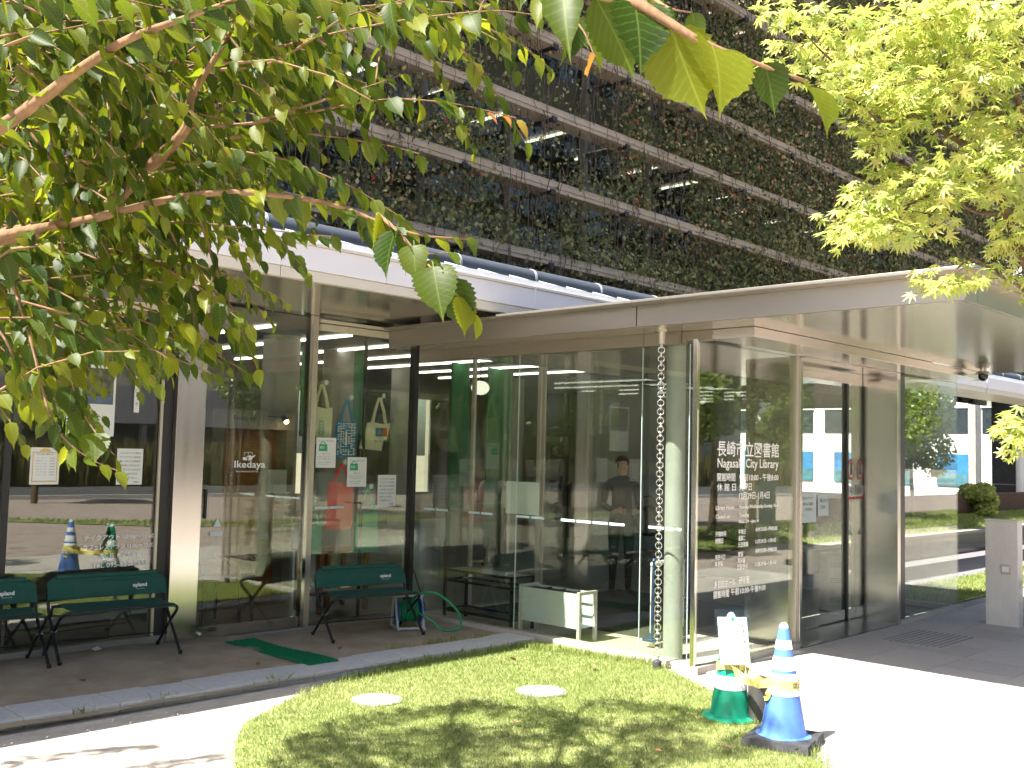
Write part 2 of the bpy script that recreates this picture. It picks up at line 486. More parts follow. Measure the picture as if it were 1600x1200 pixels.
def np_mesh(name, V, F, mat, rnd=None, parent=None, smooth=False):
    """V (n,3), F (m,k) numpy -> object, fast"""
    me = bpy.data.meshes.new(name)
    k = F.shape[1]
    me.vertices.add(len(V)); me.vertices.foreach_set('co', np.ascontiguousarray(V, dtype=np.float32).ravel())
    me.loops.add(F.size); me.loops.foreach_set('vertex_index', np.ascontiguousarray(F, dtype=np.int32).ravel())
    me.polygons.add(len(F)); me.polygons.foreach_set('loop_start', np.arange(0, F.size, k, dtype=np.int32))
    me.update(calc_edges=True)
    if rnd is not None:
        a = me.attributes.new('rnd', 'FLOAT', 'POINT'); a.data.foreach_set('value', np.asarray(rnd, dtype=np.float32))
    me.materials.append(MATS[mat])
    if smooth: me.polygons.foreach_set('use_smooth', [True] * len(F))
    return link(name, me, parent)

def vnoise(x, y, seed=0):
    """smooth value noise on arrays"""
    xi = np.floor(x).astype(int); yi = np.floor(y).astype(int)
    fx = x - xi; fy = y - yi
    fx = fx * fx * (3 - 2 * fx); fy = fy * fy * (3 - 2 * fy)
    def h(a, b):
        q = np.sin(a * 127.1 + b * 311.7 + seed * 74.7) * 43758.5453
        return q - np.floor(q)
    return (h(xi, yi) * (1 - fx) + h(xi + 1, yi) * fx) * (1 - fy) + (h(xi, yi + 1) * (1 - fx) + h(xi + 1, yi + 1) * fx) * fy

# ================================================================== THE SETTING: ground
g = MB().add([(-250, -250, -0.05), (300, -250, -0.05), (300, 300, -0.05), (-250, 300, -0.05)], [(0, 1, 2, 3)])
struct('ground', g, 'earth')

LAWN = [(7.24, 5.98), (7.22, 5.12), (6.75, 4.32), (6.40, 3.97), (6.12, 3.55), (5.66, 2.85), (5.3, 2.5), (4.3, 2.7), (3.2, 3.4), (2.85, 4.3),
        (3.12, 5.0), (3.38, 5.42), (3.66, 5.78), (4.25, 6.12), (4.9, 6.42), (5.6, 6.53), (7.0, 6.52), (7.24, 6.5)]

def sheet(name, poly, z, mat):
    vs = [(x, y, z) for x, y in poly]
    tr = tessellate_polygon([[Vector(p) for p in vs]])
    fs = []
    for a, b, c in tr:
        n = (Vector(vs[b]) - Vector(vs[a])).cross(Vector(vs[c]) - Vector(vs[a]))
        fs.append((a, b, c) if n.z > 0 else (a, c, b))
    return struct(name, MB().add(vs, fs), mat)

sheet('sand_path', [(-30, -4), (4.5, -4), (4.5, 5.2), (7.23, 5.2), (7.23, 6.9), (-30, 6.9)], -0.028, 'sand_path')
plaza = sheet('plaza_pavement', [(4.5, 0.5), (60, 0.5), (60, 4.95), (7.23, 4.95), (7.23, 5.2), (4.5, 5.2)], -0.012, 'joint')
sheet('brick_plaza', [(-40, -7.5), (80, -7.5), (80, 0.5), (4.5, 0.5), (4.5, -4.0), (-40, -4.0)], -0.016, 'brick_paving')
lawn = sheet('lawn', LAWN, 0.002, 'soil_under_lawn')
sheet('lawn_strip', [(9, -7.4), (13, -4.6), (40, -5.4), (40, -1.2), (24, -2.0), (17, -1.0), (11, -4.0), (8.5, -6.8)], 0.0, 'soil_under_lawn')
sheet('stone_walk', [(-60, -15.5), (100, -15.5), (100, -7.5), (-60, -7.5)], -0.02, 'brick_paving')
sheet('road', [(-120, -25.0), (200, -25.0), (200, -15.6), (-120, -15.6)], -0.034, 'asphalt')
sheet('road_line', [(-120, -16.5), (200, -16.5), (200, -16.35), (-120, -16.35)], -0.029, 'white_paint')
sheet('far_road', [(-120, -38.0), (200, -38.0), (200, -28.0), (-120, -28.0)], -0.034, 'asphalt')
kb = MB().box(-120, -15.6, -0.04, 200, -15.4, 0.11)
struct('road_kerb', kb, 'kerb')

# paving slabs of the plaza, one by one where they show
_L = np.array(LAWN)
slab_mesh = {}
k = 0
for i in range(-4, 12):
    for j in range(0, 8):
        x0, y0 = 7.30 + i * 0.60, 4.71 - (j + 1) * 0.60
        if x0 > 14 or y0 < 0.5: continue
        pts = np.array([(x0, y0), (x0 + .6, y0), (x0 + .6, y0 + .6), (x0, y0 + .6), (x0 + .3, y0 + .3)])
        if in_poly(pts, LAWN).any() or x0 < 5.2: continue
        key = (i * 7 + j * 3) % 9 in (0, 4)
        if key not in slab_mesh:
            mb = MB().box(0.003, 0.003, -0.02, 0.597, 0.597, 0.0)
            me = mb.mesh('paving_slab'); me.materials.append(MATS['paving_dark' if key else 'paving']); slab_mesh[key] = me
        o = link('paving_slab', slab_mesh[key], plaza)
        o.location = (x0, y0, 0.0 + ((i * 5 + j * 3) % 4) * 0.0006); k += 1
# the ragged edge between slabs and lawn
sheet('plaza_edge', [(7.30, 6.3), (7.30, 4.7), (6.75, 4.2), (6.2, 3.4), (5.75, 2.75), (5.35, 2.35), (5.0, 0.6), (6.1, 0.6), (6.1, 2.3), (6.7, 2.9), (6.7, 3.5), (7.3, 4.1), (7.4, 4.72)], -0.006, 'paving')

# sandy strip in front of the cafe glass, rising a little to the left
nx, ny = 90, 30
V, F = [], []
for j in range(ny + 1):
    for i in range(nx + 1):
        x = -4 + 11.3 * i / nx; y = 6.55 + 1.83 * j / ny
        sy = min(1, max(0, (y - 7.0) / 0.9)); sx = min(1, max(0, (5.6 - x) / 1.6))
        z = 0.004 + 0.055 * sy * sy * (3 - 2 * sy) * sx + 0.012 * float(vnoise(np.array([x * 3.1]), np.array([y * 3.1]))[0]) + 0.006 * float(vnoise(np.array([x * 11.]), np.array([y * 11.]), 3)[0])
        V.append((x, y, z))
for j in range(ny):
    for i in range(nx):
        a = j * (nx + 1) + i
        F.append((a, a + 1, a + nx + 2, a + nx + 1))
sand = struct('sand_strip', MB().add(V, F), 'sand', smooth=True)

# kerb of flat stones between sand and lawn
kerb = thing('kerb', 'row of flat grey kerb stones between the sandy strip and lawn', 'kerb', (2.53, 6.69, 0))
kerb.rotation_euler = (0, 0, -0.033)
mb = MB().box(0.003, -0.03, -0.03, 0.301, 0.34, 0.034)
sm = mb.mesh('kerb_stone'); sm.materials.append(MATS['kerb'])
for i in range(-13, 15):
    o = link('kerb_stone', sm, kerb)
    o.location = (0.12 + i * 0.304, random.uniform(-0.008, 0.008), random.uniform(-0.004, 0.004)); o.rotation_euler = (random.uniform(-.006, .006), random.uniform(-.006, .006), random.uniform(-.012, .012))
    b = o.modifiers.new('bevel', 'BEVEL'); b.width = 0.006; b.segments = 2

# tactile paving
tp = thing('tactile_paving', 'patch of raised grey warning studs set in the entrance paving', 'tactile paving', (9.95, 3.80, 0.004))
MB().box(0, 0, -0.006, 0.9, 0.62, 0.003).build('tactile_tile', 'paving', tp)
mb = MB()
for i in range(15):
    for j in range(10):
        mb.lathe([(0.017, 0.003), (0.016, 0.007), (0.011, 0.009)], 8, (0.03 + i * 0.06, 0.04 + j * 0.06, 0))
tag(mb.build('stud', 'ink_grey', tp), kind='stuff')

# two pale round covers in the lawn
for (x, y, r, lab) in ((4.67, 5.70, 0.16, 'pale round manhole cover in the lawn nearer the kerb stones'), (5.75, 5.12, 0.17, 'pale round manhole cover in the lawn nearer the rain chain')):
    m = thing('manhole_cover', lab, 'manhole cover', (x, y, 0.0), group='manhole covers in the lawn')
    MB().lathe([(r, 0.0), (r, 0.012), (r - .012, 0.015), (r - .02, 0.013), (r - .03, 0.015), (0.001, 0.016)], 28).build('cover', 'manhole', m, smooth=True)
    MB().lathe([(r + .022, 0.0), (r + .022, 0.009), (r + .004, 0.010), (r + .004, 0.0)], 28).build('rim', 'concrete', m, smooth=True)

# ================================================================== CAFE PAVILION
GY = 8.40           # glass line
cafe = thing('cafe_building', 'low glass-fronted cafe pavilion with pale fascia and steel pillar', 'building', (6.0, GY, 0.0))
cafe.location = (0, 0, 0)
C3 = cafe
XL, XR = -6.0, 13.2
MB().box(XL, 6.75, 3.10, XR, 9.45, 3.36).build('roof', 'roof_blue', C3)
MB().box(XL, 9.45, 3.10, XR, 10.45, 3.40).build('roof', 'roof_blue', C3)
seams = [4.39 - 2.87 * 3, 4.39 - 2.87 * 2, 4.39 - 2.87, 4.39, 7.26, 10.13, 13.0]
for a, b in zip(seams[:-1], seams[1:]):
    MB().box(a + .004, 6.66, 3.145, b - .004, 6.74, 3.335).build('fascia_panel', 'fascia', C3, bevel=0.003)
    MB().box(a + .004, 6.645, 3.337, b - .004, 6.75, 3.362).build('fascia_cap', 'fascia_lip', C3, bevel=0.002)
    MB().box(a + .004, 6.675, 3.062, b - .004, 6.74, 3.142).build('fascia_lip', 'fascia_lip', C3, bevel=0.003)
    MB().box(a + .003, 6.742, 3.060, b - .003, GY + 0.04, 3.075).build('soffit_panel', 'soffit_metal', C3)
    MB().box(a - .012, 6.650, 3.15, a + .012, 6.658, 3.37).build('joint_cover', 'fascia', C3)
MB().box(XL, 6.76, 3.37, 26.0, 6.79, 3.44).build('gutter_edge', 'gutter_white', C3)
mb = MB().add([(0, 0, 0), (0, .20, 0), (0, .20, .075), (0, .0, .012), (.10, 0, 0), (.10, .20, 0), (.10, .20, .035), (.10, 0, .012)],
              [(0, 1, 2, 3), (7, 6, 5, 4), (0, 4, 5, 1), (1, 5, 6, 2), (2, 6, 7, 3), (3, 7, 4, 0)])
gm = mb.mesh('gutter_bracket'); gm.materials.append(MATS['gutter_white'])
for i in range(44):
    o = link('gutter_bracket', gm, C3); o.location = (-0.6 + i * 0.436, 6.80, 3.44)
MB().tube([(XL, 7.34, 3.60), (26, 7.34, 3.60)], 0.10, 18).build('drain_pipe', 'roof_blue', C3, smooth=True)
mb = MB()
for i in range(9):
    mb.lathe([(0.106, -0.02), (0.106, 0.02)], 18)
for i in range(24):
    x = -2 + i * 1.1
    o = MB().tube([(x, 7.34, 3.60), (x + .03, 7.34, 3.60)], 0.106, 18).build('pipe_clamp', 'galv', C3, smooth=True)

# plinth, pillar, frames and glass of the front
MB().box(XL, GY - 0.05, -0.04, 4.46, GY + 0.06, 0.112).build('plinth', 'concrete', C3)
MB().box(4.74, GY - 0.06, -0.04, 7.30, GY + 0.06, 0.028).build('plinth', 'concrete', C3)
MB().box(4.462, GY - 0.10, -0.02, 4.738, GY + 0.12, 3.058).build('pillar', 'steel', C3, bevel=0.006)
for x0, x1 in ((-3.06, -2.98), (-0.02, 0.06), (3.07, 3.125)):
    MB().box(x0, GY - 0.02, 0.112, x1, GY + 0.05, 3.058).build('mullion', 'frame_dark', C3)
MB().box(4.37, GY - 0.03, 0.112, 4.46, GY + 0.06, 3.058).build('mullion', 'frame_dark', C3)
MB().box(4.345, GY - 0.035, 0.112, 4.368, GY - 0.01, 3.058).build('mullion_trim', 'frame_beige', C3)
for x0, x1 in ((XL, -3.06), (-2.98, -0.02), (0.06, 3.07), (3.125, 4.345)):
    MB().box(x0, GY, 0.114, x1, GY + 0.012, 3.056).build('glass_pane', 'glass', C3)
left_pane = C3.children[-1]
MB().box(XL, GY - 0.06, 2.90, 4.345, GY - 0.012, 2.965).build('blind_box', 'blind', C3, bevel=0.004)
# door
door = MB().box(4.775, GY - 0.012, 0.135, 5.86, GY, 3.04).build('door', 'glass', C3)
MB().box(4.775, GY - 0.025, 0.035, 5.86, GY + 0.012, 0.133).build('bottom_rail', 'steel', door)
MB().box(4.740, GY - 0.03, 0.03, 4.773, GY + 0.03, 3.05).build('door_jamb', 'steel', door)
MB().box(4.790, GY - 0.06, 1.10, 4.815, GY - 0.03, 1.36).build('door_handle', 'black_metal', door, bevel=0.004)
MB().ball((4.80, GY - 0.04, 0.075), 0.022).build('door_lock', 'steel_bright', door, smooth=True)
MB().box(5.865, GY - 0.05, 0.028, 5.90, GY + 0.03, 3.056).build('door_post', 'steel', C3)
MB().box(5.902, GY - 0.03, 0.028, 5.975, GY + 0.05, 3.056).build('door_post', 'frame_beige', C3)
# shop window right of the door
shop_pane = MB().box(5.975, GY, 0.06, 7.235, GY + 0.012, 3.056).build('glass_pane', 'glass', C3)
MB().box(6.605, GY + 0.014, 0.06, 6.632, GY + 0.04, 3.056).build('mullion', 'frame_dark', C3)
MB().box(7.238, GY - 0.04, 0.0, 7.292, GY + 0.05, 3.056).build('mullion', 'frame_dark', C3)
MB().box(5.975, GY - 0.02, 0.028, 7.235, GY + 0.03, 0.058).build('window_sill', 'steel', C3)
MB().box(5.98, GY - 0.065, 2.915, 7.232, GY - 0.013, 2.985).build('blind_box', 'blind', C3, bevel=0.005)
MB().box(5.98, GY - 0.055, 2.995, 7.232, GY - 0.014, 3.03).build('blind_box', 'blind', C3, bevel=0.004)

# window lettering and marks
def dash(parent, x0, x1, z, y=GY - 0.003):
    MB().box(x0, y - .001, z, x1, y, z + .022).build('glass_marking', 'cone_tip', parent)
for x0, x1 in ((6.02, 6.19), (6.20, 6.38), (6.60, 6.76), (6.77, 6.95)):
    dash(shop_pane, x0, x1, 1.155)
yl = GY - 0.003
text('lettering', 'テイクアウト 10:00〜20:00', (3.735, yl, 0.945), 0.62, 0.045, 'ink_white', left_pane, bold=0.022)
text('lettering', 'カフェレストラン 11:00〜20:00', (3.735, yl, 0.868), 0.62, 0.045, 'ink_white', left_pane, bold=0.022)
text('lettering', '定休日  毎週火曜日', (3.875, yl, 0.790), 0.36, 0.047, 'ink_white', left_pane, bold=0.022)
text('lettering', 'TEL 095-820-3751', (3.82, yl, 0.715), 0.47, 0.045, 'ink_white', left_pane, bold=0.022)
text('lettering', 'Ikedaya', (5.10, GY - 0.016, 1.535), 0.33, 0.085, 'ink_white', door, bold=0.01)
text('lettering', 'tea restaurant & bar', (5.12, GY - 0.016, 1.515), 0.24, 0.016, 'ink_white', door)
mb = MB()   # cup and pot emblem over the lettering
yy = GY - 0.016
mb.prism([(5.19, 0), (5.245, 0), (5.252, 0.028), (5.183, 0.028)], 0, 0.001)
mb.prism([(5.255 + 0.033 * math.cos(a), 0.022 + 0.024 * math.sin(a)) for a in [i * math.pi / 8 for i in range(16)]], 0, 0.001)
mb.prism([(5.283, 0.02), (5.318, 0.042), (5.312, 0.05), (5.280, 0.034)], 0, 0.001)
mb.prism([(5.20, 0.045), (5.20, 0.075), (5.203, 0.075), (5.203, 0.045)], 0, 0.001)
mb.prism([(5.20, 0.075), (5.285, 0.075), (5.285, 0.072), (5.20, 0.072)], 0, 0.001)
mb.prism([(5.283, 0.050), (5.283, 0.072), (5.286, 0.072), (5.286, 0.050)], 0, 0.001)
mb.prism([(5.241, 0.050), (5.241, 0.072), (5.244, 0.072), (5.244, 0.050)], 0, 0.001)
mb.v = [(x, yy - z, 1.625 + y) for x, y, z in mb.v]
mb.build('emblem', 'ink_white', door)
mb = MB().prism([(4.91, 1.02), (4.99, 1.02), (4.95, 1.10)], 0, .001); mb.v = [(x, yy - z, y) for x, y, z in mb.v]
mb.build('door_sticker', 'paper_blue', door)
MB().box(4.88, yy - .001, 0.94, 5.0, yy, 0.975).build('door_sticker', 'paper_blue', door)

# ------------------------------------------------------------------ rooms behind the glass
room = C3
MB().box(XL, GY + 0.06, -0.03, 13.3, 20.0, 0.0).build('room_floor', 'interior_floor', room)
MB().box(13.3, 11.6, -0.03, 19.0, 20.0, 0.0).build('room_floor', 'interior_floor', room)
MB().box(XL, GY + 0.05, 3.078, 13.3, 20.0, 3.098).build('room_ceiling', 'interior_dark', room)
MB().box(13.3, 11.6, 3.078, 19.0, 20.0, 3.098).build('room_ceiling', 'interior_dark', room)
MB().box(XL - .2, GY, 0, XL, 20.0, 3.1).build('room_wall', 'interior_wall', room)
for x0, x1 in ((XL, 13.0), (14.2, 16.9), (17.9, 19.0)):
    MB().box(x0, 20.0, 0, x1, 20.2, 3.1).build('room_wall', 'interior_wall', room)
for x0, x1 in ((13.0, 14.2), (16.9, 17.9)):
    MB().box(x0, 20.05, 0.0, x1, 20.062, 3.1).build('back_window', 'glass_clear', room)
    MB().box(x0, 20.0, 0, x1, 20.2, 0.7).build('room_wall', 'interior_wall', room)
MB().box(13.2, 14.1, 0, 19.0, 14.25, 3.07).build('room_wall', 'interior_wall', room)
MB().box(18.8, 11.6, 0, 19.0, 14.1, 3.07).build('room_wall', 'interior_wall', room)
MB().box(14.3, 11.6, 0, 18.8, 11.75, 3.07).build('room_wall', 'interior_wall', room)
MB().box(13.30, 8.5, 0.02, 13.312, 11.7, 3.07).build('glass_pane', 'glass_clear', room)
for (x, y) in ((6.9, 10.4), (8.35, 11.2), (10.7, 12.6), (3.2, 11.0), (0.0, 12.0), (13.2, 12.6)):
    MB().lathe([(0.22, 0), (0.22, 3.07)], 28, (x, y, 0)).build('column', 'concrete', room, smooth=True)
for (x0, x1, y, z0, z1) in ((7.62, 7.86, 11.0, 1.9, 3.05), (8.28, 8.62, 11.0, 1.9, 3.05), (10.15, 10.50, 10.9, 0.9, 3.05), (11.1, 11.65, 11.1, 0.9, 3.05)):
    MB().box(x0, y, z0, x1, y + .03, z1).build('hanging_banner', 'green_banner', room)
for k in range(7):
    x = 6.16 + k * 1.03
    y0 = 9.45 if k < 8 else 9.45
    MB().box(x - 0.025, y0, 3.045, x + 0.025, 13.6 if k < 9 else 13.6, 3.07).build('ceiling_light', 'light_strip', room)
MB().ball((9.05, 9.2, 2.56), (0.12, 0.12, 0.09)).build('globe_lamp', 'globe_glow', room, smooth=True)
MB().tube([(9.05, 9.2, 2.62), (9.05, 9.2, 3.07)], 0.006, 6).build('lamp_cord', 'black_metal', room)
# partition glass inside the vestibule, with slim brass-toned mullions
for x0, x1 in ((7.36, 8.18), (8.21, 9.30), (9.42, 10.9)):
    MB().box(x0, GY + 0.02, 0.03, x1, GY + 0.03, 3.05).build('glass_pane', 'glass_clear', room)
for x in (8.195, 9.32, 9.40):
    MB().box(x - .014, GY, 0.0, x + .014, GY + 0.05, 3.06).build('mullion', 'fascia_lip', room)
# white door in the back wall
d = MB().box(15.72, 14.03, 0.0, 16.42, 14.09, 2.12).build('inner_door', 'bin_grey', room)
MB().box(15.87, 14.02, 0.25, 16.27, 14.028, 1.95).build('door_glass', 'far_window', d)
MB().box(15.66, 14.0, 2.14, 16.48, 14.09, 2.22).build('door_frame', 'concrete', d)
MB().box(15.76, 14.0, 2.30, 16.40, 14.06, 3.0).build('transom', 'far_window', d)
MB().ball((16.37, 14.0, 1.0), 0.03).build('door_knob', 'steel', d)
MB().box(17.2, 13.9, 2.2, 17.5, 14.09, 2.5).build('wall_box', 'concrete', room, bevel=0.01)
# cafe counter back with its sign
MB().box(5.80, 10.0, 0.0, 5.95, 10.4, 2.16).build('counter_wall', 'interior_wall', room)
cw = MB().box(5.95, 10.0, 1.95, 6.85, 10.3, 2.16).build('sign_beam', 'interior_wall', room)
MB().box(6.75, 10.0, 0.0, 6.85, 10.3, 1.95).build('counter_wall', 'interior_wall', room)
MB().box(5.95, 10.2, 0.0, 6.75, 10.25, 1.95).build('counter_back', 'wood_orange', room)
text('sign_lettering', 'Ikedaya', (6.05, 9.99, 2.03), 0.27, 0.065, 'ink_black', cw)
MB().box(6.47, 9.9, 1.24, 6.70, 9.93, 1.50).build('counter_notice', 'paper', room)
MB().tube([(6.45, 9.96, 2.10), (6.62, 9.90, 2.09)], 0.006, 6).build('spot_arm', 'black_metal', room)
sp = MB().tube([(6.62, 9.90, 2.11), (6.64, 9.87, 2.05)], [0.02, 0.035], 12).build('spot_lamp', 'black_metal', room)
MB().ball((6.643, 9.865, 2.045), 0.026).build('spot_bulb', 'spot_glow', sp, smooth=True)

# ================================================================== ENTRANCE VESTIBULE AND CANOPY
ves = thing('entrance_vestibule', 'glass entrance vestibule under a wide flat metal canopy', 'building')
VX, VY, HZ = 7.30, 4.76, 2.72
MB().box(6.67, 2.34, 2.998, 12.75, 6.60, 3.020).build('canopy_plate', 'canopy_metal', ves, bevel=0.003)
MB().box(6.74, 6.60, 2.998, 12.75, 8.30, 3.020).build('canopy_plate', 'canopy_metal', ves)
for y0, y1 in ((2.493, 5.115), (5.125, 8.34)):
    MB().box(6.84, y0, 2.822, 6.87, y1, 2.997).build('canopy_fascia', 'canopy_metal', ves)
for x0, x1 in ((6.842, 7.06), (7.066, 9.9), (9.906, 12.60)):
    MB().box(x0, 2.463, 2.822, x1, 2.492, 2.997).build('canopy_fascia', 'canopy_metal', ves)
for x0, x1 in ((6.872, 8.40), (8.405, 9.9), (9.905, 11.3), (11.305, 12.58)):
    MB().box(x0, 2.494, 2.820, x1, 4.27, 2.836).build('canopy_soffit', 'canopy_soffit', ves)
MB().box(6.872, 4.275, 2.820, 7.29, 8.34, 2.836).build('canopy_soffit', 'canopy_soffit', ves)
MB().box(7.40, 4.80, 2.80, 12.9, 8.30, 2.818).build('vestibule_ceiling', 'canopy_soffit', ves)
# beam over the front, in panels
for x0, x1 in ((7.30, 8.45), (8.455, 9.75), (9.755, 11.05), (11.055, 12.56)):
    MB().box(x0, 4.28, 2.735, x1, 4.68, 2.819).build('front_beam', 'canopy_soffit', ves, bevel=0.003)
MB().box(7.302, 4.682, 2.735, 7.40, 4.98, 2.819).build('front_beam', 'header_metal', ves)
for y0, y1 in ((4.985, 5.35), (5.356, 8.33)):
    MB().box(7.262, y0, 2.712, 7.395, y1, 2.819).build('side_header', 'header_metal', ves)
MB().box(8.97, 4.70, 2.725, 11.04, 5.099, 2.735).build('recess_ceiling', 'canopy_soffit', ves)
MB().box(8.97, 5.10, 2.60, 11.04, 5.36, 2.724).build('door_header', 'canopy_soffit', ves, bevel=0.003)
MB().box(8.97, 5.02, 2.662, 10.75, 5.099, 2.70).build('door_rail', 'steel', ves)
# side glass
for y0, y1 in ((6.884, 8.37), (5.394, 6.878), (4.90, 5.388)):
    side_pane = MB().box(VX, y0, 0.055, VX + .012, y1, 2.712).build('glass_pane', 'glass', ves)
    MB().box(VX + .001, y0 - .005, 0.055, VX + .011, y0 - .001, 2.71).build('pane_edge', 'cone_tip', side_pane)
MB().box(7.24, 4.86, -0.03, 7.38, 8.38, 0.05).build('stone_base', 'stone_base', ves)
for y0, y1 in ((8.22, 8.05), (8.03, 7.85), (7.54, 7.38), (7.36, 7.2), (6.87, 6.70), (6.68, 6.51), (6.30, 6.13), (6.11, 5.94), (5.92, 5.75), (5.73, 5.56), (5.30, 5.14), (5.12, 4.96)):
    MB().box(VX - .004, y1, 1.13, VX - .002, y0, 1.152).build('glass_marking', 'cone_tip', ves)
# front glass with the library lettering
front = MB().box(7.20, VY, 0.052, 8.86, VY + .012, 2.733).build('glass_pane', 'glass', ves)
MB().box(7.185, VY - .012, 0.02, 7.198, VY + .03, 2.733).build('glass_edge', 'steel_bright', ves)
MB().box(7.262, VY + .02, 0.03, 7.275, VY + .04, 2.71).build('glass_edge', 'frame_beige', ves)
MB().box(7.18, VY - .05, -0.03, 8.90, VY + .09, 0.05).build('stone_base', 'stone_base', ves)
MB().box(8.862, VY - .02, 0.0, 8.915, VY + .06, 2.735).build('door_post', 'frame_beige', ves, bevel=0.003)
MB().box(8.917, VY - .03, 0.0, 8.965, VY + .56, 2.735).build('door_post', 'steel', ves, bevel=0.003)
# steel reveal, right glass
MB().box(11.05, 4.70, 0.0, 11.12, 5.24, 2.80).build('steel_panel', 'steel', ves, bevel=0.004)
MB().box(11.125, 4.74, 0.0, 11.33, 4.95, 2.735).build('dark_post', 'granite_dark', ves)
rg = MB().box(11.335, VY, 0.04, 12.93, VY + .012, 2.733).build('glass_pane', 'glass_clear', ves)
MB().box(11.13, 4.70, -0.03, 12.99, 4.80, 0.035).build('stone_base', 'stone_base', ves)
MB().box(12.94, VY, 0.03, 12.952, 8.37, 2.80).build('glass_pane', 'glass_clear', ves)
MB().box(12.9, 4.81, -0.03, 13.0, 8.37, 0.03).build('stone_base', 'stone_base', ves)
# sliding doors
sd = MB().box(8.97, 5.190, 0.13, 10.798, 5.202, 2.60).build('sliding_door', 'glass_clear', ves)
MB().box(8.97, 5.180, 0.02, 10.798, 5.212, 0.128).build('bottom_rail', 'steel', sd)
MB().box(10.800, 5.170, 0.0, 10.850, 5.230, 2.60).build('door_stile', 'frame_dark', sd)
leaf2 = MB().box(10.855, 5.190, 0.13, 11.045, 5.202, 2.60).build('sliding_door', 'glass', ves)
MB().box(10.855, 5.180, 0.02, 11.045, 5.212, 0.128).build('bottom_rail', 'steel', leaf2)
# stickers on the door leaf
mb = MB()
mb.v, mb.f = [], []
mb.prism([(10.94 + 0.075 * math.cos(a), 1.66 + 0.12 * math.sin(a)) for a in [i * math.pi / 12 for i in range(24)]], 0, .001)
mb.v = [(x, 5.188 - z, y) for x, y, z in mb.v]; o = mb.build('sticker', 'ink_red', leaf2)
mb = MB().prism([(10.94 + 0.06 * math.cos(a), 1.66 + 0.095 * math.sin(a)) for a in [i * math.pi / 12 for i in range(24)]], 0, .001)
mb.v = [(x, 5.186 - z, y) for x, y, z in mb.v]; mb.build('sticker_face', 'cloth_cream', leaf2)
mb = MB().prism([(10.905, 1.60), (10.975, 1.60), (10.96, 1.70), (10.92, 1.70)], 0, .001).prism([(10.94 + 0.028 * math.cos(a), 1.72 + 0.03 * math.sin(a)) for a in [i * math.pi / 6 for i in range(12)]], 0, .001)
mb.v = [(x, 5.184 - z, y) for x, y, z in mb.v]; mb.build('sticker_figure', 'trolley_blue', leaf2)
MB().box(10.85, 5.187, 1.37, 11.03, 5.188, 1.48).build('sticker', 'paper', leaf2)
MB().box(10.85, 5.186, 1.325, 11.03, 5.187, 1.352).build('sticker', 'ink_red', leaf2)
text('lettering', 'AED', (10.90, 5.185, 1.395), 0.11, 0.06, 'ink_black', leaf2)
mb = MB().prism([(10.90, 0.93), (10.98, 0.93), (10.94, 1.02)], 0, .001); mb.v = [(x, 5.188 - z, y) for x, y, z in mb.v]
mb.build('sticker', 'paper_blue', leaf2)
# notices on the fixed leaf
for (x0, x1, z0, z1, ls) in ((9.55, 10.12, 1.10, 1.40, ['開館のご案内です！', '館内での飲食はご遠慮', 'いただき、ご利用に', 'なれます。']), (10.16, 10.40, 1.16, 1.38, ['館内の', 'ご案内'])):
    nb = MB().box(x0, 5.184, z0, x1, 5.187, z1).build('door_notice', 'paper_blue', sd)
    h = (z1 - z0) / (len(ls) + 1.2)
    for i, s in enumerate(ls):
        text('lettering', s, (x0 + .04, 5.182, z1 - (i + 1.1) * h), (x1 - x0) * (0.8 if i < len(ls) - 1 else .5), h * .6, 'ink_black', nb)
# column
MB().lathe([(0.085, 0.0), (0.085, 2.80)], 40, (7.54, 5.20, 0)).build('column', 'galv', ves, smooth=True)
# floors
MB().box(8.92, 4.70, -0.02, 11.05, 5.5, 0.008).build('threshold', 'granite_dark', ves)
MB().box(7.38, 4.86, -0.02, 8.915, 8.44, 0.004).build('vestibule_floor', 'paving', ves)
MB().box(8.92, 5.502, -0.02, 12.9, 8.44, 0.004).build('vestibule_floor', 'interior_floor', ves)
MB().box(8.15, 5.95, 0.005, 10.8, 8.3, 0.012).build('entrance_mat', 'granite_mat', ves)

W = 'ink_white'; yl = VY - 0.003
def ft(s, x, z, w, h):
    text('lettering', s, (x, yl, z), w, h, W, front, bold=0.016 if h < .05 else 0.008)
ft('長崎市立図書館', 7.52, 1.765, 1.04, 0.135)
ft('Nagasaki City Library', 7.525, 1.645, 1.03, 0.105)
ft('開館時間', 7.52, 1.553, 0.29, 0.072); ft('午前10:00 - 午後8:00', 7.875, 1.553, 0.68, 0.068)
ft('休 館 日', 7.52, 1.470, 0.30, 0.066); ft('火曜日', 7.875, 1.470, 0.21, 0.068)
ft('12月29日-1月4日', 7.875, 1.393, 0.52, 0.064)
ft('Library Hours', 7.505, 1.300, 0.29, 0.045); ft('Monday,Wednesday-Sunday 10-8', 7.875, 1.305, 0.68, 0.042)
ft('Closed on', 7.505, 1.237, 0.22, 0.036); ft('Tuesday', 7.875, 1.232, 0.17, 0.042)
ft('Dec. 29 ~Jan. 4', 7.875, 1.180, 0.33, 0.036)
ft('开馆时间', 7.505, 1.085, 0.165, 0.045); ft('平常日', 7.87, 1.090, 0.115, 0.045); ft('AM10:00~PM8:00', 8.155, 1.105, 0.385, 0.038)
ft('闭馆日', 7.505, 1.028, 0.12, 0.045); ft('星期二', 7.87, 1.035, 0.115, 0.045); ft('元旦假期', 7.865, 0.980, 0.165, 0.045); ft('12月29日~1月4日', 8.155, 0.998, 0.36, 0.038)
ft('개관시간', 7.50, 0.890, 0.16, 0.045); ft('평일', 7.865, 0.900, 0.08, 0.042); ft('AM10:00~PM8:00', 8.15, 0.915, 0.385, 0.038)
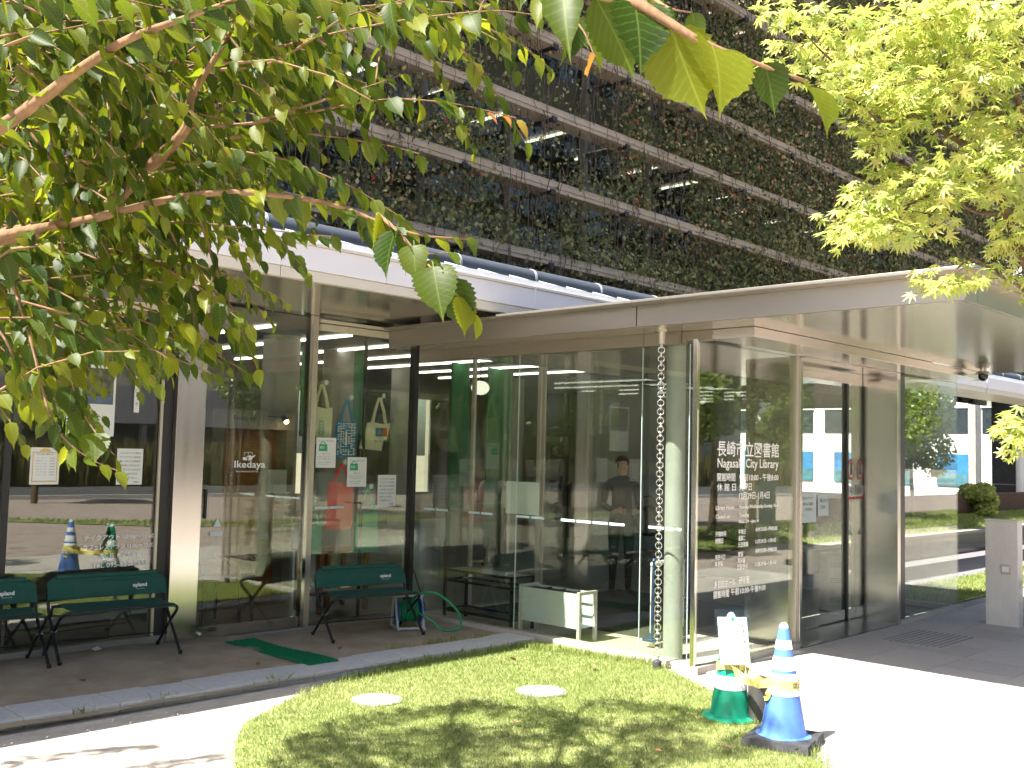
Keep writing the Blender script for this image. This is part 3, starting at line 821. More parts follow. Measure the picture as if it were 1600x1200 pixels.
ft('휴관일', 7.50, 0.835, 0.12, 0.045); ft('화요일', 7.86, 0.845, 0.12, 0.045); ft('연말연시', 7.855, 0.790, 0.165, 0.045); ft('12월29일~1월4일', 8.15, 0.800, 0.375, 0.038)
ft('多目的ホール', 7.49, 0.655, 0.335, 0.066); ft('研修室', 7.88, 0.662, 0.175, 0.066)
ft('開館時間', 7.485, 0.570, 0.24, 0.066); ft('午前10:00-午後9:00', 7.755, 0.575, 0.58, 0.062)

# ================================================================== LIBRARY BUILDING ABOVE, WITH ITS VINE SCREEN
lib = thing('library_building', 'tall glazed library building behind a screen of beams and climbing vines', 'building')
YF, YG = 9.60, 10.50
X0, X1, ZT = -8.0, 26.5, 15.6
rows = [4.57 + 1.06 * i for i in range(11)]
mb = MB()
mb.box(0.004, -0.03, -0.085, 3.452, 0.06, 0.0).box(0.004, -0.012, -0.140, 3.452, 0.06, -0.087).box(0.004, 0.061, -0.140, 3.452, 0.30, -0.128).box(0.004, -0.036, -0.006, 3.452, -0.031, 0.006)
bm_ = mb.mesh('screen_beam'); bm_.materials.append(MATS['trellis'])
mb = MB().box(-0.035, -0.02, -0.17, 0.035, 0.80, -0.12).box(-0.05, -0.035, -0.19, 0.05, 0.03, -0.115)
br_ = mb.mesh('beam_bracket'); br_.materials.append(MATS['frame_dark'])
for z in rows:
    x = 9.04 - 3.46 * 5
    while x < 31.5:
        o = link('screen_beam', bm_, lib); o.location = (x, YF, z)
        x += 3.46
    for i in range(24):
        o = link('beam_bracket', br_, lib); o.location = (9.04 - 1.73 * 10 + i * 1.73, YF, z)
mb = MB().box(-0.045, 0, 0, 0.045, 0.14, ZT - 3.42); ml_ = mb.mesh('mullion'); ml_.materials.append(MATS['mullion_grey'])
for i in range(24):
    o = link('mullion', ml_, lib); o.location = (9.04 - 1.73 * 10 + i * 1.73, YG - 0.09, 3.42)
floors = [3.42, 7.66, 11.90, ZT]
mb = MB().box(0.05, 0, 0.02, 1.68, 0.012, 4.22); pn_ = mb.mesh('window_pane'); pn_.materials.append(MATS['glass_upper'])
mb = MB().box(0.05, -0.01, 0.0, 1.68, -0.003, 0.62); sp_ = mb.mesh('spandrel'); sp_.materials.append(MATS['spandrel'])
mb = MB().box(0.06, 0, 0, 1.60, 0.02, 2.2); cu_ = mb.mesh('curtain'); cu_.materials.append(MATS['curtain'])
rr = random.Random(3)
for fz in floors[:-1]:
    for i in range(23):
        x = 9.04 - 1.73 * 10 + i * 1.73
        if fz > 11: pass
        o = link('window_pane', pn_, lib); o.location = (x, YG, fz); o.scale = (1, 1, min(1.0, (ZT - fz) / 4.24))
        o = link('spandrel', sp_, lib); o.location = (x, YG, fz + 3.62 if fz + 4.24 <= ZT else fz + 3.05)
        if rr.random() < (0.55 if fz < 4 else 0.25):
            o = link('curtain', cu_, lib); o.location = (x, YG + .25, fz + 0.5 + rr.random() * .8); o.scale = (rr.uniform(.4, 1), 1, rr.uniform(.4, .9))
for k, fz in enumerate(floors):
    MB().box(X0, YG + 0.05, fz - 0.20, X1, 20.0, fz).build('floor_slab', 'concrete', lib)
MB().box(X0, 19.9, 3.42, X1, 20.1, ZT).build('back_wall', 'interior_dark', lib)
MB().box(X0 - .2, YG, 3.42, X0, 20.1, ZT).build('side_wall', 'concrete', lib)
MB().box(X1, YG - .5, 3.2, X1 + .2, 20.1, ZT).build('side_wall', 'concrete', lib)
MB().box(X1 + .2, 10.9, 3.5, 32.0, 11.0, ZT).build('wing_wall', 'interior_dark', lib)
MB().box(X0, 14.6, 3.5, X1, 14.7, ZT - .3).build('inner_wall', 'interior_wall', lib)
mb = MB().box(-.03, 0, 0, .03, 1.6, .03); ls_ = mb.mesh('ceiling_light'); ls_.materials.append(MATS['light_strip_upper'])
for fz in (7.66 - .26, 11.9 - .26, ZT - .26):
    for i in range(15):
        o = link('ceiling_light', ls_, lib); o.location = (5.0 + i * 1.4, YG + .5, fz)
for x in (18.0, 25.8):
    MB().lathe([(0.3, 0), (0.3, 3.3)], 28, (x, 11.2, 0)).build('piloti', 'concrete', lib, smooth=True)
# covered walk running on to the right
MB().box(13.25, 6.75, 3.10, 26.0, 7.5, 3.34).build('walk_roof', 'roof_blue', lib)
for a in (13.25, 16.4, 19.6, 22.8):
    MB().box(a, 6.66, 3.145, a + 3.14, 6.74, 3.345).build('walk_fascia', 'fascia', lib)
    MB().box(a, 6.675, 3.06, a + 3.14, 7.5, 3.142).build('walk_soffit', 'fascia_lip', lib)

# vines: leaves and hanging stems over the screen
N = 560000
x = RNG.uniform(3.0, 32.0, N) ; z = RNG.uniform(3.55, 15.4, N)
fr = (z - 4.57) / 1.06; fz_ = fr - np.floor(fr)               # 0 at a beam, 1 just under the next
n1 = vnoise(x * 0.45, z * 0.55, 1); n2 = vnoise(x * 1.5, z * 1.3, 2); n3 = vnoise(x * 6.0, z * 5.0, 5); n4 = vnoise(x * 3.4, z * 0.45, 7)
right = np.clip((x - 9) / 12, 0, 1)
dens = 0.06 + np.clip((0.40 * n1 + 0.30 * n2 + 0.30 * n4 - 0.425 + 0.16 * right) * 5.0, 0, 1) * (0.25 + 0.75 * n3)
dens += np.clip(1 - fz_ / 0.30, 0, 1) * 0.45 * np.clip((n2 - .25) * 2.2, 0, 1)
dens *= np.where(fz_ > 0.86, 0.50, np.where(fz_ > .5, 0.80, 1.1))
dens *= np.clip(0.45 + (x - 4) / 9.0, 0.4, 1)
keep = RNG.uniform(size=N) < np.clip(dens, 0, 1)
x, z, fz_ = x[keep], z[keep], fz_[keep]
n = len(x)
y = YF + 0.10 + RNG.normal(0, 0.10, n) - np.where(fz_ < .25, 0.07, 0)
s = RNG.uniform(0.018, 0.050, n) * np.clip(0.8 + (x - 6) * 0.02, .8, 1.2)
P = np.stack([x, y, z], 1)
nrm = RNG.normal(0, 1, (n, 3)) * 0.75 + np.array([-0.3, -1.0, 0.5]); nrm /= np.linalg.norm(nrm, axis=1)[:, None]
dn = RNG.normal(0, .6, (n, 3)) + np.array([0, 0, -1.0]); dn -= nrm * (dn * nrm).sum(1)[:, None]; dn /= np.linalg.norm(dn, axis=1)[:, None]
sd_ = np.cross(nrm, dn)
V = np.concatenate([P - dn * s[:, None], P + sd_ * s[:, None] * .75, P + dn * s[:, None] * 1.1, P - sd_ * s[:, None] * .75], 1).reshape(-1, 3)
F = np.arange(4 * n).reshape(-1, 4)
rn = np.repeat(np.clip(RNG.uniform(size=n) * 0.6 + 0.50 * vnoise(x * 0.9, z * 1.3, 9) - .08, 0, .999), 4)
leaves = np_mesh('climbing_vine', V, F, 'vine_leaf', rn)
tag(leaves, 'dense climbing vines covering the beam screen of the tall building', 'vine', kind='stuff')
# stems
M_ = 5600
xs = RNG.uniform(3.0, 32.0, M_); zt = rows[0] + 1.06 * RNG.integers(0, 11, M_) + RNG.uniform(-.1, .35, M_); ln = RNG.uniform(.3, 1.25, M_)
K = 7
t = np.linspace(0, 1, K)
wx = np.cumsum(RNG.normal(0, .035, (M_, K)), 1) ; wy = np.cumsum(RNG.normal(0, .022, (M_, K)), 1)
PX = xs[:, None] + wx; PY = YF - 0.02 + RNG.uniform(-.06, .16, M_)[:, None] + wy; PZ = zt[:, None] - ln[:, None] * t[None, :]
wd = RNG.uniform(.0025, .006, M_)[:, None]
A = np.stack([PX - wd, PY, PZ], 2); B = np.stack([PX + wd, PY, PZ], 2); D = np.stack([PX, PY - 2 * wd, PZ], 2)
V = np.stack([A, B, D], 2).reshape(-1, 3)
base = (np.arange(M_)[:, None] * K * 3 + np.arange(K - 1)[None, :] * 3).ravel()
F = np.concatenate([np.stack([base + a, base + b, base + b + 3, base + a + 3], 1) for a, b in ((0, 1), (1, 2), (2, 0))], 0)
stems = np_mesh('stem', V, F, 'vine_stem', None, leaves)
tag(stems, kind='stuff')

# ================================================================== OBJECTS
def bez(pts, n=8):
    """smooth polyline through points (Catmull-Rom)"""
    P = [Vector(p) for p in pts]
    P = [P[0] * 2 - P[1]] + P + [P[-1] * 2 - P[-2]]
    out = []
    for i in range(1, len(P) - 2):
        for k in range(n):
            t = k / n
            a, b, c, d = P[i - 1], P[i], P[i + 1], P[i + 2]
            out.append(0.5 * ((2 * b) + (c - a) * t + (2 * a - 5 * b + 4 * c - d) * t * t + (3 * b - a - 3 * c + d) * t ** 3))
    out.append(P[-2])
    return out

def grid_panel(fn, nu, nv, thick):
    """two-sided cloth from fn(u,v)->(point, normal)"""
    mb = MB(); n = (nu + 1) * (nv + 1)
    top, bot = [], []
    for j in range(nv + 1):
        for i in range(nu + 1):
            p, q = fn(i / nu, j / nv); top.append(Vector(p) + Vector(q) * thick / 2); bot.append(Vector(p) - Vector(q) * thick / 2)
    fs = []
    for j in range(nv):
        for i in range(nu):
            a = j * (nu + 1) + i
            fs.append((a, a + 1, a + nu + 2, a + nu + 1)); fs.append((n + a, n + a + nu + 1, n + a + nu + 2, n + a + 1))
    ring = [i for i in range(nu + 1)] + [j * (nu + 1) + nu for j in range(1, nv + 1)] + [nv * (nu + 1) + i for i in range(nu - 1, -1, -1)] + [j * (nu + 1) for j in range(nv - 1, 0, -1)]
    for a, b in zip(ring, ring[1:] + ring[:1]):
        fs.append((b, a, n + a, n + b))
    return mb.add(top + bot, fs)

def make_bench(loc, rz, label):
    t = thing('folding_bench', label, 'bench', loc, rz, 'green folding benches in front of the cafe glass')
    r = 0.0125; e = 0.465
    for s in (-1, 1):
        MB().tube(bez([(s * e, -0.225, 0.012), (s * e, -0.10, 0.13), (s * e, 0.03, 0.25), (s * e, 0.13, 0.36), (s * (e - .004), 0.185, 0.48), (s * (e - .02), 0.225, 0.58), (s * (e - .075), 0.24, 0.605)], 5), r, 8).build('back_leg', 'black_metal', t, smooth=True)
        MB().tube(bez([(s * e * .97, 0.235, 0.012), (s * e * .97, 0.10, 0.14), (s * e * .97, -0.03, 0.25), (s * e * .97, -0.15, 0.345), (s * (e - .05), -0.20, 0.385), (s * (e - .12), -0.215, 0.392)], 5), r, 8).build('front_leg', 'black_metal', t, smooth=True)
        MB().tube([(s * (e + .012), -0.005, 0.222), (s * (e - .03), -0.005, 0.222)], 0.008, 8).build('bolt', 'steel_bright', t)
        MB().lathe([(0.016, 0), (0.017, 0.03)], 10, (s * e, -0.23, 0)).build('foot_cap', 'black_metal', t)
        MB().lathe([(0.016, 0), (0.017, 0.03)], 10, (s * e * .97, 0.24, 0)).build('foot_cap', 'black_metal', t)
    MB().tube([(-.40, 0.24, 0.605), (.40, 0.24, 0.605)], r, 8).build('top_bar', 'black_metal', t, smooth=True)
    MB().tube([(-.36, -0.215, 0.392), (.36, -0.215, 0.392)], r, 8).build('seat_bar', 'black_metal', t, smooth=True)
    MB().tube(bez([(-.455, 0.10, 0.33), (-.43, 0.145, 0.383), (-.36, 0.15, 0.392), (.36, 0.15, 0.392), (.43, 0.145, 0.383), (.455, 0.10, 0.33)], 4), r, 8).build('seat_bar', 'black_metal', t, smooth=True)
    MB().tube([(-.46, 0.12, 0.125), (.46, 0.12, 0.125)], 0.005, 6).build('cross_wire', 'black_metal', t)
    def seat(u, v):
        x = -0.385 + 0.80 * u; y = -0.228 + 0.385 * v
        sag = 0.018 * math.sin(math.pi * v) * (0.7 + .3 * math.sin(math.pi * u))
        edge = -0.022 if v < .04 else 0
        return (x, y, 0.406 - sag + edge), (0, 0, 1)
    grid_panel(seat, 16, 10, 0.004).build('seat', 'bench_green', t, smooth=True)
    def back(u, v):
        w = 0.472 if v < .78 else 0.472 - (v - .78) / .22 * 0.062
        z = 0.445 + 0.165 * v; y = 0.155 + 0.085 * v ** 1.2
        y -= 0.010 * math.sin(math.pi * u) * math.sin(math.pi * min(1, v))
        crease = 0.006 * math.exp(-((v - .80) / .04) ** 2)
        return (-w + 2 * w * u, y + crease - .014, z), (0, -0.93, 0.36)
    bk = grid_panel(back, 24, 22, 0.004).build('backrest', 'bench_green', t, smooth=True)
    MB().tube([(-.40, 0.222, 0.612), (.40, 0.222, 0.612)], 0.021, 10).build('top_sleeve', 'bench_green', bk, smooth=True)
    MB().tube([(-.468, 0.152, 0.448), (.468, 0.152, 0.448)], 0.006, 6).build('hem', 'bench_piping', bk, smooth=True)
    q = Matrix.Rotation(R(-26), 3, 'X')
    text('lettering', 'upland', (0.19, 0.148, 0.500), 0.115, 0.042, 'ink_white', bk, bold=0.02, rot=Matrix.Rotation(R(-20), 3, 'X'))
    text('lettering', 'outdoor goods', (0.215, 0.145, 0.489), 0.07, 0.007, 'ink_white', bk, rot=Matrix.Rotation(R(-20), 3, 'X'))
    return t
make_bench((6.18, 7.70, 0.012), R(-11.5), 'green folding bench right of the glass door, hose reel behind it')
make_bench((3.86, 8.04, 0.064), R(-7.5), 'green folding bench just left of the steel pillar, below white window lettering')
make_bench((2.83, 8.10, 0.066), R(-5.0), 'green folding bench cut off by the left edge of the picture')

# doormat
t = thing('door_mat', 'strip of bright green artificial turf lying before the cafe door', 'mat', (5.045, 7.45, 0.012))
def matf(u, v):
    return (-0.145 + 0.29 * u + 0.02 * math.sin(v * 5), -0.62 + 1.23 * v, 0.016 + 0.006 * math.sin(v * 7 + u) + 0.03 * max(0, (v - .8)) * 1.0), (0, 0, 1)
grid_panel(matf, 8, 30, 0.012).build('turf', 'mat_green', t, smooth=True)
N = 9000
u = RNG.uniform(size=N); v = RNG.uniform(size=N)
P = np.stack([-0.145 + 0.29 * u + 0.02 * np.sin(v * 5), -0.62 + 1.23 * v, 0.022 + 0.006 * np.sin(v * 7 + u) + 0.03 * np.clip(v - .8, 0, 1)], 1)
q = RNG.normal(0, .004, (N, 3)); q[:, 2] = RNG.uniform(.006, .013, N)
w = RNG.normal(0, .0022, (N, 3)); w[:, 2] = 0
np_o = np_mesh('turf_pile', np.stack([P - w, P + w, P + q], 1).reshape(-1, 3), np.arange(3 * N).reshape(-1, 3), 'mat_green', None, t)
tag(np_o, kind='stuff')

# hose reel and hose
t = thing('hose_reel', 'grey and blue garden hose reel wound with green hose behind the bench', 'hose reel', (6.70, 7.74, 0.02), R(-25))
for s in (-1, 1):
    MB().tube(bez([(s * .13, -0.13, 0.01), (s * .13, -0.06, 0.16), (s * .13, -0.01, 0.30), (s * .13, 0.05, 0.30), (s * .13, 0.09, 0.14), (s * .13, 0.13, 0.01)], 5), 0.013, 8).build('side_frame', 'reel_grey', t, smooth=True)
    MB().tube([(s * .108, 0, 0.165), (s * .118, 0, 0.165)], 0.125, 28).build('drum_flange', 'reel_blue', t, smooth=True)
    MB().tube([(s * .13, -0.16, 0.012), (s * .13, 0.15, 0.012)], 0.014, 8).build('foot', 'reel_grey', t, smooth=True)
MB().tube([(-.15, 0, 0.31), (.15, 0, 0.31)], 0.014, 8).build('carry_handle', 'reel_grey', t, smooth=True)
MB().tube([(-.14, -0.13, 0.012), (.14, -0.13, 0.012)], 0.013, 8).build('cross_bar', 'reel_grey', t, smooth=True)
MB().tube([(.12, 0, 0.165), (.17, 0, 0.165), (.17, 0.06, 0.165), (.21, .06, .165)], 0.009, 8).build('crank', 'reel_blue', t, smooth=True)
mb = MB(); pts = []
for i in range(9 * 18):
    a = i / 18 * 2 * math.pi; layer = 0.090 + 0.012 * ((i // 18) % 2)
    xx = -0.09 + 0.18 * i / (9 * 18)
    pts.append((xx, layer * math.cos(a), 0.165 + layer * math.sin(a)))
mb.tube(pts, 0.011, 7)
mb.build('wound_hose', 'hose_green', t, smooth=True)
hz = bez([(6.66, 7.66, 0.27), (6.66, 7.56, 0.36), (6.72, 7.40, 0.395), (6.81, 7.31, 0.33), (6.90, 7.26, 0.23), (6.945, 7.24, 0.13), (6.93, 7.26, 0.05), (6.87, 7.32, 0.028), (6.81, 7.39, 0.045), (6.79, 7.47, 0.10), (6.74, 7.58, 0.16), (6.70, 7.66, 0.20)], 7)
hz = [p - Vector((6.70, 7.74, 0.02)) for p in hz]; rm = Matrix.Rotation(R(25), 3, 'Z')
MB().tube([rm @ p for p in hz], 0.0115, 8).build('loose_hose', 'hose_green', t, smooth=True)

# cones
def cone(loc, body, label, weight):
    t = thing('traffic_cone', label, 'traffic cone', loc, 0, 'traffic cones at the lawn corner')
    H = 0.70
    rad = lambda z: 0.138 - (0.138 - 0.030) * (z - 0.03) / 0.65
    MB().lathe([(0.185, 0.0), (0.19, 0.008), (0.188, 0.02), (0.16, 0.028), (0.142, 0.032), (rad(.06), 0.06), (rad(.38), .38), (rad(.66), 0.66), (0.027, 0.682), (0.012, 0.70), (0.001, 0.702)], 40).build('body', body, t, smooth=True)
    for a, b in ((0.42, 0.50), (0.545, 0.600)) if weight else ((0.20, 0.29), (0.42, 0.50)):
        MB().lathe([(rad(a) + .001, a), (rad(a) + .0025, a + .002), (rad(b) + .0025, b - .002), (rad(b) + .001, b)], 40).build('reflective_band', 'cone_band', t, smooth=True)
    if weight:
        a, b = 0.27, 0.40
        MB().lathe([(rad(a) + .001, a), (rad(a) + .0025, a + .002), (rad(b) + .0025, b - .002), (rad(b) + .001, b)], 40).build('reflective_band', 'cone_band', t, smooth=True)
    MB().lathe([(0.0295, 0.672), (0.0285, 0.684), (0.014, 0.703), (0.001, 0.706)], 24).build('tip', 'cone_tip', t, smooth=True)
    return t
wt = thing('cone_weight', 'square black rubber weight holding down the blue cone', 'cone weight', (5.87, 3.22, 0.0), R(14))
mb = MB()
hw = 0.205
n = 32
outer, inner = [], []
for i in range(n):
    a = 2 * math.pi * i / n + math.pi / 4
    k = max(abs(math.cos(a)), abs(math.sin(a)))
    outer.append((hw * math.cos(a) / k, hw * math.sin(a) / k)); inner.append((0.150 * math.cos(a), 0.150 * math.sin(a)))
vs = [(x, y, 0.0) for x, y in outer] + [(x * .97, y * .97, 0.055) for x, y in outer] + [(x, y, 0.062) for x, y in inner] + [(x * .97, y * .97, 0.0) for x, y in inner]
fs = []
for r_ in range(3):
    for i in range(n):
        fs.append((r_ * n + i, r_ * n + (i + 1) % n, (r_ + 1) * n + (i + 1) % n, (r_ + 1) * n + i))
mb.add(vs, fs).build('slab', 'rubber', wt, smooth=True)
MB().box(-.02, -.215, .02, .02, -.19, .06).build('grip', 'rubber', wt, bevel=.004)
cone((5.87, 3.22, 0.034), 'cone_blue', 'blue traffic cone with white bands seated in a black weight', True)
cone((6.17, 3.78, 0.0), 'cone_green', 'green traffic cone behind the blue one, wearing a clear-sleeved notice', False)
t = thing('bollard', 'short dark grey metal bollard standing between the two cones', 'bollard', (6.22, 3.60, 0))
MB().lathe([(0.066, 0), (0.066, 0.27), (0.060, 0.292), (0.045, 0.300), (0.001, 0.302)], 28).build('post', 'bollard_grey', t, smooth=True)
MB().lathe([(0.068, 0.262), (0.069, 0.270), (0.062, 0.294), (0.060, 0.292)], 28).build('cap_ring', 'rubber', t, smooth=True)
# notice sheet hung over the green cone
t = thing('cone_notice', 'white notice in a clear sleeve hung on the green cone', 'notice', (6.17, 3.78, 0.36))
rm = Matrix.Rotation(R(-40), 3, 'Z') @ Matrix.Rotation(R(-8), 3, 'X')
def sheetf(w, h, off, curve=0.02):
    def fn(u, v):
        x = (u - .5) * w
        p = rm @ Vector((x, -0.115 + off + curve * (2 * u - 1) ** 2 * .6 + 0.045 * v, h * v))
        return p, rm @ Vector((0, -1, 0))
    return fn
grid_panel(sheetf(0.205, 0.31, 0.0), 8, 8, 0.0015).build('sheet', 'paper', t, smooth=True)
o = grid_panel(sheetf(0.245, 0.36, -0.004), 8, 8, 0.0008).build('sleeve', 'glass_clear', t, smooth=True)
for k, s in enumerate('自転車の通行禁止'):
    text('lettering', s, tuple(rm @ Vector((0.052, -0.112 + 0.045 * (0.9 - k * .11) - .012, 0.275 - k * 0.036))), 0.024, 0.026, 'ink_black', t, rot=rm)
for k, s in enumerate('ご協力を'):
    text('lettering', s, tuple(rm @ Vector((0.006, -0.116 + 0.045 * (0.75 - k * .11) - .012, 0.235 - k * 0.036))), 0.018, 0.02, 'ink_grey', t, rot=rm)

# caution tape tied round both cones
t = thing('caution_tape', 'yellow caution tape tied from the green cone round the blue cone', 'tape', (6.0, 3.5, 0.3))
def ribbon(name, pts, w, tilt, parent):
    P = bez(pts, 6); mb = MB(); vs = []
    for i, p in enumerate(P):
        a = tilt * math.sin(i * 0.55)
        tg = (P[min(i + 1, len(P) - 1)] - P[max(0, i - 1)]).normalized()
        up = Vector((0, 0, 1)); up = (up - tg * up.dot(tg)).normalized(); nr = tg.cross(up)
        d = up * math.cos(a) + nr * math.sin(a)
        vs += [p - d * w / 2 - nr * .0008, p + d * w / 2 - nr * .0008, p + d * w / 2 + nr * .0008, p - d * w / 2 + nr * .0008]
    fs = []
    for i in range(len(P) - 1):
        for k in range(4):
            fs.append((4 * i + k, 4 * i + (k + 1) % 4, 4 * i + 4 + (k + 1) % 4, 4 * i + 4 + k))
    vs = [Vector(v) - Vector((6.0, 3.5, 0.3)) for v in vs]
    return mb.add(vs, fs).build(name, 'tape_yellow', parent, smooth=True)
def ringpts(cx, cy, r, z, a0, a1, n=14, dz=0.0):
    return [(cx + r * math.cos(a0 + (a1 - a0) * i / n), cy + r * math.sin(a0 + (a1 - a0) * i / n), z + dz * math.sin(6 * i / n)) for i in range(n + 1)]
ribbon('loop', ringpts(5.87, 3.22, 0.094, 0.37, 0.6, 0.6 + 2 * math.pi, 16, 0.008), 0.06, 0.10, t)
ribbon('loop', ringpts(6.17, 3.78, 0.092, 0.365, 0.2, 0.2 + 2 * math.pi, 16, -0.012), 0.055, 0.12, t)
ribbon('loop', ringpts(6.17, 3.78, 0.096, 0.335, 2.2, 2.2 + 2 * math.pi, 16, 0.03), 0.05, 0.2, t)
ribbon('span', [(5.79, 3.27, 0.37), (5.86, 3.40, 0.335), (5.95, 3.54, 0.325), (6.05, 3.68, 0.345), (6.10, 3.74, 0.37)], 0.055, 0.5, t)
ribbon('span', [(5.96, 3.24, 0.36), (6.08, 3.42, 0.31), (6.14, 3.56, 0.30), (6.20, 3.68, 0.33)], 0.055, 0.6, t)
ribbon('knot_end', [(5.785, 3.24, 0.35), (5.76, 3.26, 0.32), (5.775, 3.28, 0.28), (5.80, 3.31, 0.265)], 0.035, 0.9, t)
view = Matrix.Rotation(R(-46), 3, 'Z')
for k, s in enumerate(('禁', '止')):
    a = R(-118 + k * 28)
    p = Vector((5.87 + 0.098 * math.cos(a), 3.22 + 0.098 * math.sin(a), 0.352)) - Vector((6.0, 3.5, 0.3))
    text('lettering', s, tuple(p), 0.034, 0.036, 'ink_black', t, rot=Matrix.Rotation(a + R(90), 3, 'Z'))
text('lettering', '立', tuple(Vector((5.955, 3.47, 0.315)) - Vector((6.0, 3.5, 0.3))), 0.034, 0.034, 'ink_black', t, rot=view)
text('lettering', '禁', tuple(Vector((6.08, 3.69, 0.345)) - Vector((6.0, 3.5, 0.3))), 0.03, 0.03, 'ink_black', t, rot=view)

# rain chain
t = thing('rain_chain', 'silver rain chain of rings hanging from the canopy edge', 'rain chain', (7.10, 5.05, 0.0))
MB().lathe([(0.028, 2.70), (0.030, 2.73), (0.034, 2.80), (0.050, 2.812), (0.050, 2.819)], 24).build('cap', 'frame_beige', t, smooth=True)
lm = []
for k in range(2):
    mb = MB().torus((0, 0, 0), Matrix.Rotation(R(90), 3, 'X') if k == 0 else Matrix.Rotation(R(90), 3, 'X'), 0.0275, 0.0042, 16, 6)
    me = mb.mesh('chain_ring'); me.materials.append(MATS['steel_bright']); shade(me, 180); lm.append(me)
for i in range(70):
    o = link('chain_ring', lm[i % 2], t)
    o.location = (0, 0, 2.685 - i * 0.0372); o.rotation_euler = (0, random.uniform(-.08, .08), R(44) + (R(62) if i % 2 else R(-14)) + random.uniform(-.12, .12))
MB().lathe([(0.035, 0.0), (0.035, 0.06), (0.02, 0.075)], 16).build('anchor', 'rubber', t, smooth=True)
MB().torus((0, 0, 0.085), Matrix.Rotation(R(90), 3, 'X'), 0.02, 0.004, 12, 5).build('anchor_eye', 'galv', t)

# umbrella stands behind the side glass
t = thing('umbrella_stand', 'pale metal umbrella box on square legs behind the side glass', 'umbrella stand', (7.42, 6.16, 0.004))
for y in (0.0, 0.74):
    for x in (0.0, 0.235):
        MB().box(x, y, 0, x + .03, y + .03, 0.47).build('leg', 'bin_grey', t)
    MB().box(0.031, y, 0.44, 0.234, y + .03, 0.47).build('end_rail', 'bin_grey', t)
MB().box(0.004, 0.032, 0.13, 0.012, 0.738, 0.452).build('side_panel', 'paper_blue', t)
MB().box(0.253, 0.032, 0.13, 0.261, 0.738, 0.452).build('side_panel', 'paper_blue', t)
MB().box(0.013, 0.032, 0.13, 0.252, 0.738, 0.14).build('tray', 'paper_blue', t)
for y in (0.2, 0.38, 0.56):
    MB().box(0.013, y, 0.43, 0.252, y + .012, 0.446).build('divider', 'rubber', t)
for x in (0.09, 0.17):
    MB().box(x, 0.032, 0.432, x + .01, 0.738, 0.444).build('divider', 'rubber', t)
mb = MB()
for y in (0.12, 0.26):
    for z in (0.24, 0.36):
        mb.ball((0.003, y, z), 0.004, 8, 6)
mb.build('rivet', 'galv', t)
t = thing('umbrella_rack', 'black metal umbrella rack with slotted top beside the pale box', 'umbrella rack', (7.39, 7.00, 0.004))
for y in (0.0, 0.96):
    for x in (0.0, 0.31):
        MB().box(x, y, 0, x + .025, y + .025, 0.53).build('leg', 'black_metal', t)
for z in (0.10, 0.40, 0.505):
    for x in (0.0, 0.31):
        MB().box(x + .002, 0.026, z, x + .022, 0.959, z + .022).build('rail', 'black_metal', t)
    for y in (0.0, 0.96):
        MB().box(0.026, y + .002, z, 0.309, y + .022, z + .022).build('rail', 'black_metal', t)
mb = MB()
for i in range(13):
    mb.box(0.026, 0.07 + i * 0.069, 0.51, 0.309, 0.078 + i * 0.069, 0.525)
for i in range(5):
    mb.box(0.06 + i * .055, 0.03, 0.515, 0.066 + i * .055, 0.95, 0.53)
mb.build('slotted_top', 'galv', t)
MB().box(0.02, 0.52, 0.531, 0.10, 0.70, 0.535).build('number_plate', 'ink_gold', t)
MB().box(0.03, 0.03, 0.085, 0.30, 0.95, 0.098).build('drip_tray', 'rubber', t)

# paper board stuck to the side glass
t = thing('blank_board', 'blank pale blue paper board taped inside the side glass', 'board', (7.316, 6.82, 1.16))
MB().box(0, -0.22, 0, 0.006, 0.22, 0.315).build('sheet', 'paper_blue', t)
for y in (-.2, .19):
    for z in (0.004, 0.29):
        MB().box(-.0025, y, z, -.0005, y + .015, z + .02).build('tape', 'cone_tip', t)

# trolley
t = thing('platform_trolley', 'folded blue platform trolley parked upright behind the round column', 'trolley', (8.10, 5.62, 0.006), R(4))
MB().tube(bez([(-.31, 0, 0.06), (-.31, 0.0, 0.35), (-.31, -0.01, 0.74), (-.27, -0.01, 0.80), (.27, -0.01, 0.80), (.31, -0.01, 0.74), (.31, 0, 0.35), (.31, 0, 0.06)], 6), 0.016, 10).build('handle', 'trolley_blue', t, smooth=True)
MB().tube(bez([(-.265, 0.03, 0.13), (-.265, 0.03, 0.40), (-.265, 0.03, 0.71), (-.23, 0.03, 0.755), (.23, 0.03, 0.755), (.265, 0.03, 0.71), (.265, 0.03, 0.40), (.265, 0.03, 0.13)], 6), 0.022, 8).build('bumper', 'cone_band', t, smooth=True)
MB().box(-.24, 0.02, 0.12, .24, 0.05, 0.735).build('deck', 'granite_mat', t, bevel=0.008)
MB().box(-.34, -0.05, 0.055, .34, 0.09, 0.085).build('base_plate', 'trolley_blue', t, bevel=0.006)
for x in (-.28, .28):
    MB().tube([(x - .012, 0.02, 0.03), (x + .012, 0.02, 0.03)], 0.028, 16).build('wheel', 'bin_grey', t, smooth=True)
    MB().box(x - .02, 0.0, 0.03, x + .02, 0.04, 0.055).build('castor_fork', 'steel', t)

